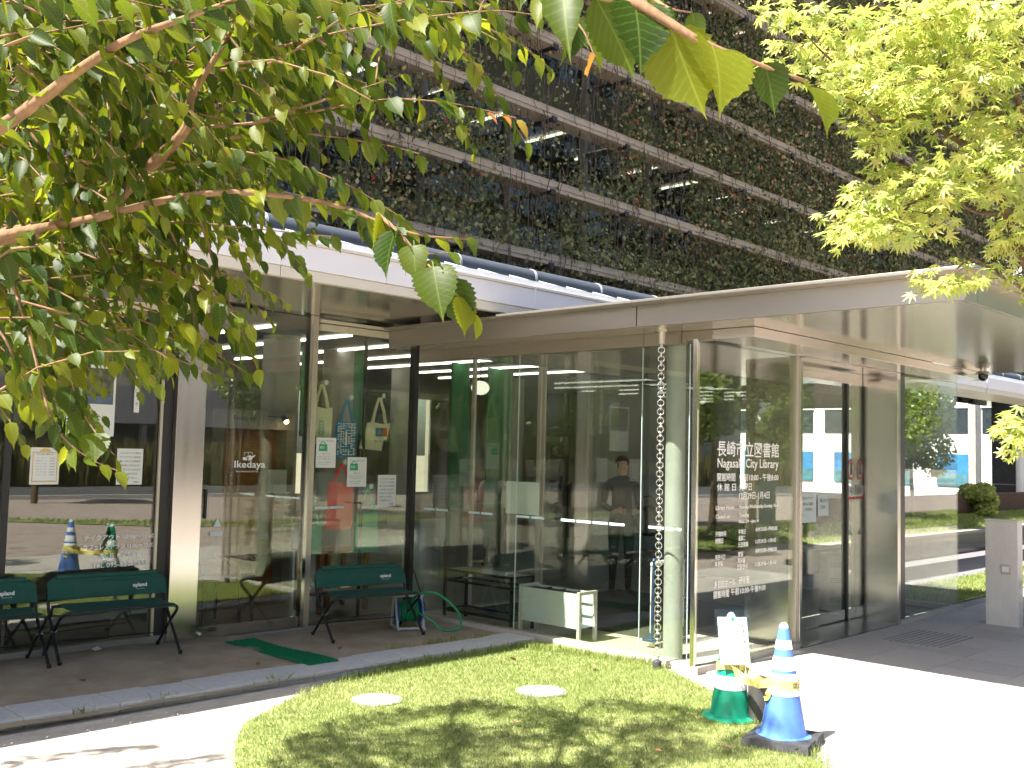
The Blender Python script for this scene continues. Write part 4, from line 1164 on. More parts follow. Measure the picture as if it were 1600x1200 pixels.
# litter bin inside the doors
t = thing('litter_bin', 'pale grey slotted litter bin standing inside the sliding doors', 'bin', (11.42, 5.62, 0.006))
MB().lathe([(0.155, 0.0), (0.16, 0.01), (0.16, 0.60), (0.155, 0.612)], 36).build('body', 'bin_grey', t, smooth=True)
MB().lathe([(0.163, 0.612), (0.165, 0.63), (0.150, 0.66), (0.0, 0.665)], 36).build('lid', 'bin_grey', t, smooth=True)
for z in (0.12, 0.34, 0.52):
    for k in range(3):
        a0, a1 = R(190), R(235)
        mb = MB()
        mb.tube([(0.161 * math.cos(a0 + (a1 - a0) * i / 8), 0.161 * math.sin(a0 + (a1 - a0) * i / 8), z + k * .022) for i in range(9)], 0.003, 5)
        mb.build('slot', 'ink_black', t)
MB().lathe([(0.168, 0), (0.168, 0.012)], 36).build('foot_ring', 'rubber', t)

# marble post, dome camera, dark bench at the right
t = thing('marble_post', 'veined marble post with a small call plate beside the entrance paving', 'post', (11.92, 3.75, 0))
MB().box(0, 0, -0.03, 0.16, 0.34, 1.13).build('slab', 'marble', t, bevel=0.006)
MB().box(-0.008, -0.008, 1.131, 0.168, 0.348, 1.15).build('cap', 'marble', t, bevel=0.004)
p = MB().box(-0.012, 0.075, 0.56, -0.001, 0.175, 0.66).build('call_plate', 'frame_beige', t, bevel=0.003)
MB().box(-0.016, 0.09, 0.585, -0.0125, 0.16, 0.645).build('button', 'ink_white', p, bevel=0.002)
t = thing('dome_camera', 'small chrome dome camera under the canopy soffit', 'camera', (12.07, 4.15, 2.82))
MB().lathe([(0.055, -0.015), (0.085, -0.045), (0.090, -0.055), (0.060, -0.062)], 28).build('housing', 'steel', t, smooth=True)
MB().ball((0, 0, -0.075), (0.055, 0.055, 0.055)).build('dome', 'car_glass', t, smooth=True)
MB().lathe([(0.03, -0.02), (0.03, -0.001)], 16).build('stem', 'steel', t, smooth=True)
t = thing('stone_bench', 'dark slab bench end at the right edge beside the marble post', 'bench', (12.1, 2.9, 0))
MB().box(0, 0, 0.40, 0.42, 0.80, 0.47).build('seat_slab', 'granite_dark', t, bevel=0.004)
MB().box(0.05, 0.12, 0, 0.36, 0.22, 0.398).build('leg', 'concrete', t); MB().box(0.05, 0.58, 0, 0.36, 0.68, 0.398).build('leg', 'concrete', t)

# ------------------------------------------------------------------ papers in the cafe windows
def poster(name, label, x0, x1, z0, z1, lines=(), mat='paper', y=GY - 0.006, group=None):
    t = thing(name, label, 'poster' if name == 'poster' else 'notice', (x0, y, z0), 0, group)
    MB().box(0, -0.001, 0, x1 - x0, 0.0008, z1 - z0).build('sheet', mat, t)
    for (s, fx, fz, fw, fh, m) in lines:
        text('lettering', s, ((x1 - x0) * fx, -0.0025, (z1 - z0) * fz), (x1 - x0) * fw, (z1 - z0) * fh, m, t)
    return t
poster('menu_sheet', 'gold-bordered menu sheet low in the left cafe window', 3.275, 3.505, 1.41, 1.705,
       [('お品書き', .2, .80, .6, .045, 'ink_grey')] + [(s, .2, .70 - i * .075, .36, .03, 'ink_grey') for i, s in enumerate(['コーヒー', '紅茶セット', 'ケーキ', 'サンドイッチ', 'カレー', 'パスタ', 'ジュース'])] + [(s, .66, .70 - i * .075, .18, .03, 'ink_grey') for i, s in enumerate(['380', '450', '320', '500', '650', '680', '300'])] + [('テイクアウトできます', .15, .08, .7, .035, 'ink_grey')])
m = [o for o in col.objects if o.name.startswith('menu_sheet')][0]
mb = MB()
for (a, b, c, d) in ((.015, .02, .023, .26), (.207, .02, .215, .26), (.015, .02, .215, .027), (.015, .253, .215, .26)):
    mb.box(a, -.0022, b, c, -.0012, d)
mb.build('border', 'ink_gold', m)
mb = MB().prism([(.115 + .045 * math.cos(a), .262 + .024 * math.sin(a)) for a in [i * math.pi / 10 for i in range(11)]], 0, .001)
mb.v = [(x, -.0012 - z, y) for x, y, z in mb.v]; mb.build('crest', 'ink_gold', m)
nl = ['こちらのイスと当店の', 'テイクアウト商品を', '楽しまれるお客様が', 'ご利用になれます。', '申し訳ございませんが', 'お持ち込みの方は', 'ご遠慮下さい。']
poster('notice_sheet', 'white text notice in the left window beside the steel pillar', 3.985, 4.215, 1.405, 1.71, [(s, .1, .85 - i * .115, .82 - (.12 if i > 4 else 0), .06, 'ink_black') for i, s in enumerate(nl)] + [('池田屋', .66, .05, .2, .045, 'ink_black')], group='text notices in the cafe windows')
poster('notice_sheet', 'white text notice low in the shop window right of the door', 6.80, 7.045, 1.165, 1.49, [(s, .1, .85 - i * .115, .82 - (.12 if i > 4 else 0), .06, 'ink_black') for i, s in enumerate(nl)] + [('池田屋', .66, .05, .2, .045, 'ink_black')], group='text notices in the cafe windows')
t = poster('poster', 'large poster with a dark landscape photo in the left window', 3.54, 3.945, 1.81, 2.40, [('NIGHT', .06, .27, .42, .035, 'ink_grey')] + [('ジャズとコーヒーの夕べ 十月', .06, .15 - i * .035, .5 + .1 * (i % 2), .02, 'ink_grey') for i in range(3)])
MB().box(0.02, -0.0022, 0.265, 0.385, -0.0011, 0.565).build('photo', 'photo_print', t)
MB().box(0.02, -0.0032, 0.265, 0.385, -0.0023, 0.33).build('photo', 'photo_blue', t)
t = poster('banner_strip', 'narrow white vertical strip of lettering high in the left window', 4.11, 4.158, 2.02, 2.82)
for i, s in enumerate('展示会開催中入場無料どうぞ'):
    text('lettering', s, (0.010, -0.0025, 0.75 - i * 0.058), 0.028, 0.036, 'ink_grey', t)
for (x0, x1, z0, z1, lab) in ((6.01, 6.25, 1.56, 1.86, 'white eco-bag price sheet under the cream leaf bag'), (6.40, 6.645, 1.37, 1.67, 'white eco-bag price sheet overlapping the bottom of the blue bag')):
    t = poster('price_sheet', lab, x0, x1, z0, z1, [('エコバッグあります！', .12, .86, .75, .06, 'ink_black'), ('各種 ￥２５０', .32, .44, .4, .045, 'ink_red'), ('当店オリジナルバッグ', .1, .34, .75, .04, 'ink_grey'), ('どうぞご利用ください', .1, .27, .7, .04, 'ink_grey'), ('店内レジにて販売', .1, .16, .6, .035, 'ink_grey'), ('しております', .1, .09, .5, .035, 'ink_grey')], group='eco-bag price sheets in the shop window')
    mb = MB().prism([(.03, .165), (.135, .165), (.130, .235), (.035, .235)], 0, .001)
    mb.v = [(x, -.0012 - z, y) for x, y, z in mb.v]; bg = mb.build('bag_emblem', 'ink_green', t)
    mb = MB(); q = [(.082 + .028 * math.cos(a), .235 + .022 * math.sin(a)) for a in [i * math.pi / 8 for i in range(9)]]
    mb.tube([(x, -.002, y) for x, y in q], 0.004, 5); mb.build('bag_handle', 'ink_green', bg)
    text('lettering', 'eco', (.045, -0.0028, .19), .05, .025, 'ink_white', bg)

# ------------------------------------------------------------------ tote bags and hooks
def hook(x, z, what):
    t = thing('suction_hook', 'round suction hook on the shop window ' + what, 'hook', (x, GY + 0.013, z), 0, 'suction hooks on the shop window')
    MB().tube([(0, 0, 0), (0, .008, 0)], [0.026, 0.02], 20).build('cup', 'cone_tip', t, smooth=True)
    MB().tube([(0, .008, -.005), (0, .02, -.01), (0, .025, -.035), (0, .04, -.038), (0, .045, -.025)], 0.004, 6).build('peg', 'bin_grey', t, smooth=True)
def bag(name, label, mat, xc, w, z0, z1, ztop, lean=0.0, top=1.0, depth=0.05):
    t = thing(name, label, 'bag', (xc, GY + 0.055, z0), 0, 'cloth bags hung in the shop window')
    h = z1 - z0
    mb = MB(); n, mrows = 12, 8; vs, fs = [], []
    for s in (-1, 1):
        for j in range(mrows + 1):
            v = j / mrows
            for i in range(n + 1):
                u = i / n
                ww = w * (1 + (top - 1) * v)
                puff = depth * math.sin(math.pi * u) ** .6 * (0.25 + 0.75 * math.sin(math.pi * min(1, (1 - v) * .9 + .08)))
                wr = 0.004 * math.sin(9 * u + 5 * v + s) * v
                vs.append(((u - .5) * ww + lean * v, s * puff * .5 + wr, h * v + 0.01 * math.sin(math.pi * u) * (1 - v) * -1 + .008 * math.sin(7 * u) * v))
    m_ = (n + 1) * (mrows + 1)
    for j in range(mrows):
        for i in range(n):
            a = j * (n + 1) + i
            fs.append((a, a + 1, a + n + 2, a + n + 1)); fs.append((m_ + a, m_ + a + n + 1, m_ + a + n + 2, m_ + a + 1))
    for i in range(n):
        fs.append((i + 1, i, m_ + i, m_ + i + 1))
    for j in range(mrows):
        a = j * (n + 1); fs.append((a, a + n + 1, m_ + a + n + 1, m_ + a)); a += n; fs.append((a + n + 1, a, m_ + a, m_ + a + n + 1))
    b = mb.add(vs, fs).build('pouch', mat, t, smooth=True)
    for s in (-1, 1):
        for q in (-1, 1):
            p0 = Vector((q * w * top * .28 + lean, s * .012, h * .99)); p1 = Vector((lean + q * .008, s * .006, ztop - z0))
            mb = MB(); d = (p1 - p0); sd = Vector((.013, 0, 0)); nn = Vector((0, .0015, 0))
            mid = p0 + d * .5 + Vector((q * .008, 0, 0))
            for a_, b_ in ((p0, mid), (mid, p1)):
                mb.add([a_ - sd - nn, a_ + sd - nn, b_ + sd * .9 - nn, b_ - sd * .9 - nn, a_ - sd + nn, a_ + sd + nn, b_ + sd * .9 + nn, b_ - sd * .9 + nn], [(0, 1, 2, 3), (7, 6, 5, 4), (0, 4, 5, 1), (1, 5, 6, 2), (2, 6, 7, 3), (3, 7, 4, 0)])
            mb.build('strap', mat, t)
    return t
hook(6.12, 2.41, 'holding the cream leaf-print bag'); hook(6.44, 2.28, 'holding the blue patterned bag'); hook(6.86, 2.32, 'holding the folded cream bag')
hook(6.39, 1.62, 'holding the red bag'); hook(6.73, 1.37, 'holding the pale green bag'); hook(6.04, 1.25, 'holding the dark green bag')
hook(5.96, 1.84, 'left empty beside the upper price sheet'); hook(6.86, 1.87, 'left empty below the folded cream bag')
t = bag('tote_bag', 'cream tote bag printed with a green leaf spray', 'cloth_cream', 6.07, 0.32, 1.80, 2.16, 2.39, 0.03, 0.85)
mb = MB()
for i in range(5):
    for s in (-1, 1):
        cx, cz, a = 0.012 + s * .004, 0.08 + i * .032, s * R(48)
        dx, dz = math.sin(a), math.cos(a); L = .06 - .006 * i
        mb.add([(cx, -.034, cz), (cx + dx * L * .5 - dz * .008, -.034, cz + dz * L * .5 + dx * .008), (cx + dx * L, -.034, cz + dz * L), (cx + dx * L * .5 + dz * .008, -.034, cz + dz * L * .5 - dx * .008)], [(0, 1, 2, 3)])
mb.add([(.010, -.034, .05), (.014, -.034, .05), (.013, -.034, .26), (.011, -.034, .26)], [(0, 1, 2, 3)])
mb.build('leaf_print', 'ink_green', t)
t = bag('tote_bag', 'blue tote bag covered in small white block pattern', 'cloth_blue', 6.40, 0.29, 1.67, 2.03, 2.26, 0.02, 0.92)
mb = MB(); rr = random.Random(4)
for i in range(7):
    for j in range(20):
        if rr.random() < .85 and not (i == 3 and 5 < j < 14):
            a = -.115 + i * .033; mb.box(a, -.0345, .02 + j * .0165, a + rr.uniform(.014, .030), -.034, .02 + j * .0165 + .009)
mb.box(-.018, -.0345, .12, .006, -.034, .26)
mb.build('block_print', 'ink_white', t)
t = bag('tote_bag', 'cream bag folded open below its straps, with a small colour picture', 'cloth_cream', 6.80, 0.30, 1.86, 2.03, 2.30, 0.04, 1.05, 0.03)
MB().box(-.02, -.026, .03, .13, -.025, .12).build('picture', 'photo_print', t)
MB().box(-.02, -.027, .03, .03, -.026, .12).build('picture', 'cloth_blue', t); MB().box(.08, -.027, .03, .13, -.026, .12).build('picture', 'ink_red', t)
mb = MB().add([(-.16, -.04, .0), (.14, -.03, .0), (.06, -.10, -.12), (-.24, -.11, -.10), (-.16, -.036, .003), (.14, -.026, .003), (.06, -.096, -.117), (-.24, -.106, -.097)], [(3, 2, 1, 0), (4, 5, 6, 7), (0, 1, 5, 4), (1, 2, 6, 5), (2, 3, 7, 6), (3, 0, 4, 7)])
mb.v = [(x, y + .07, z) for x, y, z in mb.v]
mb.build('base_flap', 'cloth_cream', t)
bag('tote_bag', 'plain red tote bag hanging below the blue one', 'cloth_red', 6.36, 0.33, 0.95, 1.41, 1.60, 0.02, 1.0)
t = bag('tote_bag', 'pale green tote bag hanging low at the right', 'cloth_green', 6.72, 0.32, 0.70, 1.10, 1.35, 0.0, .9)
bag('tote_bag', 'dark green tote bag hanging low beside the door post', 'cloth_green', 6.03, 0.26, 0.72, 1.0, 1.23, 0.0, .95)

# ------------------------------------------------------------------ furniture inside the cafe
t = thing('wooden_table', 'orange wooden side table with papers inside the shop window', 'table', (6.72, 9.02, 0))
for x in (-.30, .30):
    for y in (-.2, .2):
        MB().box(x - .022, y - .022, 0.04, x + .022, y + .022, 0.66).build('leg', 'wood_orange', t)
MB().box(-.36, -.26, 0.662, .36, .26, 0.69).build('top', 'wood_orange', t, bevel=.004)
MB().box(-.32, -.22, 0.22, .32, .22, 0.24).build('shelf', 'wood_orange', t)
MB().box(-.08, -.022, .04, -.03, .022, .66).build('stile', 'wood_orange', t)
pz = thing('paper_stack', 'stack of white papers on the lower table shelf', 'papers', (6.62, 8.96, 0.241), 0.1)
for i in range(4):
    MB().box(-.13 + .006 * i, -.1, .008 * i, .12, .1 - .004 * i, .008 * i + .0075).build('sheet_bundle', 'paper', pz)
for (x, y, a, lab) in ((5.55, 9.15, 40, 'dark wooden cafe chair with arms just inside the door'), (5.25, 10.0, 120, 'dark wooden cafe chair farther inside behind the door')):
    t = thing('cafe_chair', lab, 'chair', (x, y, 0), R(a), 'cafe chairs behind the door')
    for sx in (-1, 1):
        for sy in (-1, 1):
            MB().tube([(sx * .2, sy * .19, 0), (sx * .19, sy * .18, .44 if sy < 0 else .44)], .016, 8).build('leg', 'black_metal', t, smooth=True)
        MB().tube(bez([(sx * .2, -.18, .44), (sx * .25, -.17, .6), (sx * .25, 0, .64), (sx * .2, .19, .62)], 4), .015, 8).build('arm', 'wood_orange', t, smooth=True)
    MB().box(-.22, -.21, .42, .22, .21, .47).build('seat', 'chair_black', t, bevel=.015)
    def bkf(u, v):
        return ((u - .5) * .44, .2 + .05 * v - .05 * math.sin(math.pi * u), .5 + .3 * v), (0, -1, 0)
    grid_panel(bkf, 8, 5, .02).build('backrest', 'chair_black', t, smooth=True)
t = thing('leaning_board', 'pale board leaning behind the glass near the corner', 'board', (7.70, 8.75, 0))
MB().add([(-.16, .02, 0), (.16, .02, 0), (.10, .16, .75), (-.10, .16, .75), (-.16, .04, 0), (.16, .04, 0), (.10, .18, .75), (-.10, .18, .75)], [(0, 1, 2, 3), (7, 6, 5, 4), (0, 4, 5, 1), (1, 5, 6, 2), (2, 6, 7, 3), (3, 7, 4, 0)]).build('panel', 'paper_blue', t)
MB().tube([(.13, .0, 0), (-.12, .13, .78)], .008, 6).build('strut', 'wood_orange', t)
t = thing('low_screen', 'low black screen panel inside the left window behind the bench', 'screen', (3.25, 8.62, 0))
MB().box(0, 0, 0.0, .85, .03, .46).build('panel', 'chair_black', t); MB().box(.05, -.06, 0, .09, .09, .02).build('foot', 'black_metal', t); MB().box(.76, -.06, 0, .80, .09, .02).build('foot', 'black_metal', t)

# scrap of paper and fallen leaves on the sand
t = thing('paper_scrap', 'small white paper scrap on the sand before the left window', 'paper', (3.82, 8.24, 0.078), 0.4)
MB().add([(-.035, -.02, 0), (.03, -.025, .004), (.036, .022, .02), (-.03, .024, .012), (-.035, -.02, .001), (.03, -.025, .005), (.036, .022, .021), (-.03, .024, .013)], [(3, 2, 1, 0), (4, 5, 6, 7), (0, 1, 5, 4), (1, 2, 6, 5), (2, 3, 7, 6), (3, 0, 4, 7)]).build('sheet', 'paper', t)

# ================================================================== PEOPLE
def person(name, label, loc, rz, top, bottom, hairlen, height=1.70, bag_arm=True, skirt=False):
    t = thing(name, label, 'person', loc, rz)
    k = height / 1.70
    J = {}; E_ = []; rad = {}
    def j(n, p, r, par=None):
        J[n] = Vector(p) * k; rad[n] = (r[0] * k, r[1] * k) if isinstance(r, tuple) else (r * k, r * k)
        if par: E_.append((par, n))
    j('pelvis', (0, 0, .93), (.155, .105)); j('waist', (0, 0, 1.07), (.135, .095), 'pelvis'); j('chest', (0, .0, 1.26), (.165, .11), 'waist')
    j('upper', (0, .01, 1.38), (.13, .085), 'chest'); j('neck', (0, -.005, 1.46), .052, 'upper'); j('jaw', (0, -.025, 1.53), (.058, .066), 'neck')
    j('head', (0, -.015, 1.60), (.074, .09), 'jaw'); j('crown', (0, -.005, 1.665), (.055, .068), 'head')
    for s, n in ((-1, 'l'), (1, 'r')):
        j('hip' + n, (s * .095, 0, .86), (.092, .09), 'pelvis'); j('knee' + n, (s * .10, -.012, .48), .06, 'hip' + n); j('ank' + n, (s * .105, .02, .10), .042, 'knee' + n)
        j('heel' + n, (s * .105, .03, .045), .04, 'ank' + n); j('toe' + n, (s * .115, -.14, .035), (.042, .032), 'heel' + n)
        j('sho' + n, (s * .185, .01, 1.37), .062, 'upper'); j('elb' + n, (s * .235, .03, 1.11), .045, 'sho' + n)
        wr = (s * .15, -.17, 1.03); j('wri' + n, wr, .030, 'elb' + n)
        pal = (s * .11, -.235, 1.045); j('pal' + n, pal, (.036, .018), 'wri' + n)
        for q in range(4):
            b = (pal[0] - s * .02 + s * 0.0, pal[1] - .03, pal[2] + .028 - q * .019)
            j('fa%d%s' % (q, n), b, .0095, 'pal' + n); j('fb%d%s' % (q, n), (b[0] - s * .028, b[1] - .022 + abs(q - 1) * .004, b[2] - .004), .0088, 'fa%d%s' % (q, n)); j('fc%d%s' % (q, n), (b[0] - s * .05, b[1] - .012, b[2] - .008), .008, 'fb%d%s' % (q, n))
        j('ta' + n, (pal[0] - s * .01, pal[1] + .01, pal[2] + .035), .011, 'pal' + n); j('tb' + n, (pal[0] - s * .035, pal[1] - .012, pal[2] + .05), .0095, 'ta' + n)
    names = list(J); idx = {n: i for i, n in enumerate(names)}
    me = bpy.data.meshes.new('body'); me.from_pydata([J[n] for n in names], [(idx[a], idx[b]) for a, b in E_], [])
    o = bpy.data.objects.new('body_src', me); col.objects.link(o)
    o.modifiers.new('skin', 'SKIN'); o.modifiers.new('sub', 'SUBSURF').levels = 2
    for i, n in enumerate(names):
        sv = me.skin_vertices[0].data[i]; sv.radius = rad[n]; sv.use_root = (n == 'pelvis')
    dg = bpy.context.evaluated_depsgraph_get()
    bm = bpy.data.meshes.new_from_object(o.evaluated_get(dg))
    bpy.data.objects.remove(o)
    bm.materials.clear()
    for m in ('skin', top, bottom, 'shoe'): bm.materials.append(MATS[m])
    for p in bm.polygons:
        c = p.center / k
        hand = c.y < -.175 and c.z > .9 and c.z < 1.15
        p.material_index = 0 if (c.z > 1.475 or hand) else 3 if c.z < .085 else 2 if c.z < .97 else 1
        p.use_smooth = True
    b = link('body', bm, t)
    mb = MB().ball((0, .012 * k, 1.63 * k), (.088 * k, .105 * k, .092 * k), 18, 12)
    mb.v = [(x, max(y, -.052 * k) if z < 1.665 * k else max(y, -.085 * k), z) for x, y, z in mb.v]
    if hairlen > 0:
        mb.lathe([(0.06 * k, -hairlen), (0.082 * k, -hairlen * .5), (0.08 * k, 0.03)], 14, (0, .03 * k, 1.60 * k))
    mb.build('hair', 'hair', t, smooth=True)
    mb = MB().add([(-.012 * k, -.098 * k, 1.585 * k), (.012 * k, -.098 * k, 1.585 * k), (0, -.124 * k, 1.58 * k), (0, -.1 * k, 1.62 * k)], [(0, 1, 2), (0, 2, 3), (1, 3, 2), (0, 3, 1)])
    for s in (-1, 1): mb.ball((s * .078 * k, -.005 * k, 1.60 * k), (.012 * k, .018 * k, .03 * k), 8, 6)
    mb.build('nose_and_ears', 'skin', t, smooth=True)
    mb = MB()
    for s in (-1, 1): mb.ball((s * .03 * k, -.094 * k, 1.617 * k), (.011 * k, .006 * k, .006 * k), 8, 6)
    mb.box(-.022 * k, -.098 * k, 1.552 * k, .022 * k, -.092 * k, 1.557 * k)
    mb.build('eyes_and_mouth', 'hair', t)
    if skirt:
        MB().lathe([(.215 * k, .50 * k), (.19 * k, .72 * k), (.165 * k, .93 * k), (.135 * k, 1.04 * k)], 24).build('skirt', 'skirt', t, smooth=True)
    return t
person('person', 'person in dark jacket and trousers standing inside the vestibule holding a bag', (10.37, 7.95, 0.012), R(-35), 'suit', 'suit', 0, 1.72)
t = thing('shoulder_bag', 'black bag held by the person in dark clothes', 'bag', (10.62, 7.70, 0.78), R(-35))
MB().ball((0, 0, 0.16), (.20, .10, .20), 18, 12).build('pouch', 'chair_black', t, smooth=True)
MB().tube(bez([(-.12, 0, .30), (-.10, .02, .44), (.05, .02, .46), (.12, 0, .30)], 5), .010, 8).build('strap', 'chair_black', t, smooth=True)
person('person', 'person with long dark hair and white top far inside the hall', (11.35, 11.2, 0.0), R(150), 'shirt_white', 'skirt', .22, 1.58, skirt=True)

# ================================================================== GRASS
def blades(name, P, hmin, hmax, w, mat, lean=0.5, kind='stuff', noise=0.5, tone=0.0, parent=None):
    n = len(P)
    a = RNG.uniform(0, 2 * math.pi, n); h = RNG.uniform(hmin, hmax, n)
    sd = np.stack([np.cos(a), np.sin(a), np.zeros(n)], 1) * w * RNG.uniform(.6, 1.3, n)[:, None]
    b = RNG.uniform(0, 2 * math.pi, n); ln = RNG.uniform(0.1, lean, n) * h
    tip = P + np.stack([np.cos(b) * ln, np.sin(b) * ln, h], 1)
    mid = P + np.stack([np.cos(b) * ln * .3, np.sin(b) * ln * .3, h * .55], 1)
    V = np.stack([P - sd, P + sd, mid + sd * .7, tip, mid - sd * .7], 1).reshape(-1, 3)
    F = np.arange(5 * n).reshape(-1, 5)
    rn = np.clip(RNG.uniform(size=n) * (1 - noise) + noise * vnoise(P[:, 0] * 2.2, P[:, 1] * 2.2, 4) + tone, 0, .999)
    o = np_mesh(name, V, F, mat, np.repeat(rn, 5), parent)
    return o
N = 190000
P = np.stack([RNG.uniform(2.8, 7.35, N), RNG.uniform(2.45, 6.65, N), np.zeros(N)], 1)
jit = P[:, :2] + RNG.normal(0, .035, (N, 2))
P = P[in_poly(jit, LAWN)]
for cx, cy, r in ((4.67, 5.70, .165), (5.75, 5.12, .06)):
    P = P[((P[:, 0] - cx) ** 2 + (P[:, 1] - cy) ** 2) > r * r]
o = blades('lawn_grass', P, .012, .032, .0019, 'grass', 0.9)
tag(o, 'short sunlit grass of the lawn in front of the glass front', 'grass', kind='stuff')
# longer tufts along the edges
pts = []
for (x0, y0, x1, y1, n, hh) in ((6.9, 6.45, 7.26, 5.0, 1100, .10), (5.6, 6.46, 7.1, 6.42, 350, .07), (4.2, 6.05, 5.6, 6.45, 200, .06), (5.7, 2.9, 6.5, 4.0, 500, .07)):
    u = RNG.uniform(size=n)
    pts.append(np.stack([x0 + (x1 - x0) * u + RNG.normal(0, .05, n), y0 + (y1 - y0) * u + RNG.normal(0, .05, n), np.zeros(n)], 1))
P = np.concatenate(pts); P = P[P[:, 0] < 7.23]
o = blades('edge_grass', P, .025, .075, .003, 'grass', 0.6)
tag(o, 'longer grass tufts along the lawn edge by kerb and glass', 'grass', kind='stuff')
pts = []
for (cx, cy, n) in ((6.3, 6.98, 60), (6.55, 6.95, 50), (5.95, 7.02, 25), (4.4, 6.60, 30), (3.6, 6.64, 18), (6.9, 6.9, 60), (3.0, 6.62, 16)):
    pts.append(np.stack([cx + RNG.normal(0, .07, n), cy + RNG.normal(0, .02, n), np.full(n, .012)], 1))
o = blades('weed_tufts', np.concatenate(pts), .03, .07, .004, 'grass', 1.2)
tag(o, 'small weeds growing along the kerb on the sand', 'weeds', kind='stuff')
# pebbles, crumbs and fallen leaves
n = 900
P = np.stack([RNG.uniform(1.5, 7.1, n), RNG.uniform(6.1, 8.2, n), np.full(n, .022)], 1)
P[:, 2] += np.clip((P[:, 1] - 7.0) / .9, 0, 1) * np.clip((5.6 - P[:, 0]) / 1.6, 0, 1) * .055
s = RNG.uniform(.002, .007, n)
dirs = np.array([(1, 0, 0), (0, 1, 0), (-1, 0, 0), (0, -1, 0), (0, 0, .7)])
V = (P[:, None, :] + dirs[None] * s[:, None, None] * RNG.uniform(.6, 1.3, (n, 5, 1))).reshape(-1, 3)
b5 = np.arange(n)[:, None] * 5
F = np.concatenate([np.concatenate([b5 + a, b5 + b, b5 + 4], 1) for a, b in ((0, 1), (1, 2), (2, 3), (3, 0))], 0)
tag(np_mesh('gravel', V, F, 'concrete'), 'scattered pebbles and crumbs on the sandy strip', 'gravel', kind='stuff')

# ================================================================== TREES
def leaf_mesh(seg, fold, droop, serr, wmax=0.31, name='leaf'):
    V, F = [], []
    for i in range(seg + 1):
        t = i / seg
        w = wmax * (math.sin(math.pi * min(1, t ** 0.60)) ** 0.80) if 0 < t < 1 else 0.0
        if t > .66: w *= (1 - (t - .66) / .34) * .62 + .38 * (1 - (t - .66) / .34) ** 3
        tooth = (1 + serr * (1 if i % 2 else -1)) if 0 < i < seg else 1
        z = -droop * t * t
        y = t
        V += [(-w * tooth, y + (.02 * serr * 6 if i % 2 else 0), z + fold * w), (0, y, z), (w * tooth, y + (.02 * serr * 6 if i % 2 else 0), z + fold * w)]
    for i in range(seg):
        a = 3 * i
        F += [(a, a + 1, a + 4, a + 3), (a + 1, a + 2, a + 5, a + 4)]
    # petiole
    n = len(V)
    V += [(-.012, -.14, .01), (.012, -.14, .01), (.012, .02, 0), (-.012, .02, 0)]; F.append((n, n + 1, n + 2, n + 3))
    return np.array(V), np.array(F)

def maple_mesh(droop):
    lobes = [(-118, .50), (-76, .80), (-38, .96), (0, 1.0), (38, .96), (76, .80), (118, .50)]
    V = [(0, 0, 0.0)]; ring = [(0, -.06, 0)]
    for i, (a, r) in enumerate(lobes):
        if i: 
            am = (lobes[i - 1][0] + a) / 2; ring.append((.33 * math.sin(R(am)), .33 * math.cos(R(am)), .02))
        for da, rr in ((-9, .62), (0, 1.0), (9, .62)):
            ring.append((r * rr * math.sin(R(a + da)), r * rr * math.cos(R(a + da)), -droop * (r * rr) ** 2))
    V += ring; n = len(ring)
    F = [(0, 1 + i, 1 + (i + 1) % n, 1 + (i + 1) % n) for i in range(n)]
    F = [(0, 1 + (i + 1) % n, 1 + i) for i in range(n)]
    return np.array(V), np.array(F)

fwd, rgt, upv = np.array(_f), np.array(_r), np.array(_u)
def project(P):
    d = P - np.array(CAM); z = d @ fwd
    zz = np.where(z > .05, z, 1e9)
    return 800 + 1603 * (d @ rgt) / zz, 600 - 1603 * (d @ upv) / zz, z

def frames(D, Nn):
    D = D / np.linalg.norm(D, axis=1)[:, None]
    Nn = Nn - D * (D * Nn).sum(1)[:, None]; Nn /= np.linalg.norm(Nn, axis=1)[:, None]
    return np.cross(D, Nn), D, Nn

def resample(pts, step):
    pts = np.array([tuple(p) for p in bez(pts, 6)])
    seg = np.linalg.norm(np.diff(pts, axis=0), axis=1); s = np.concatenate([[0], np.cumsum(seg)])
    n = max(2, int(s[-1] / step))
    q = np.linspace(0, s[-1], n + 1)
    return np.stack([np.interp(q, s, pts[:, k]) for k in range(3)], 1)

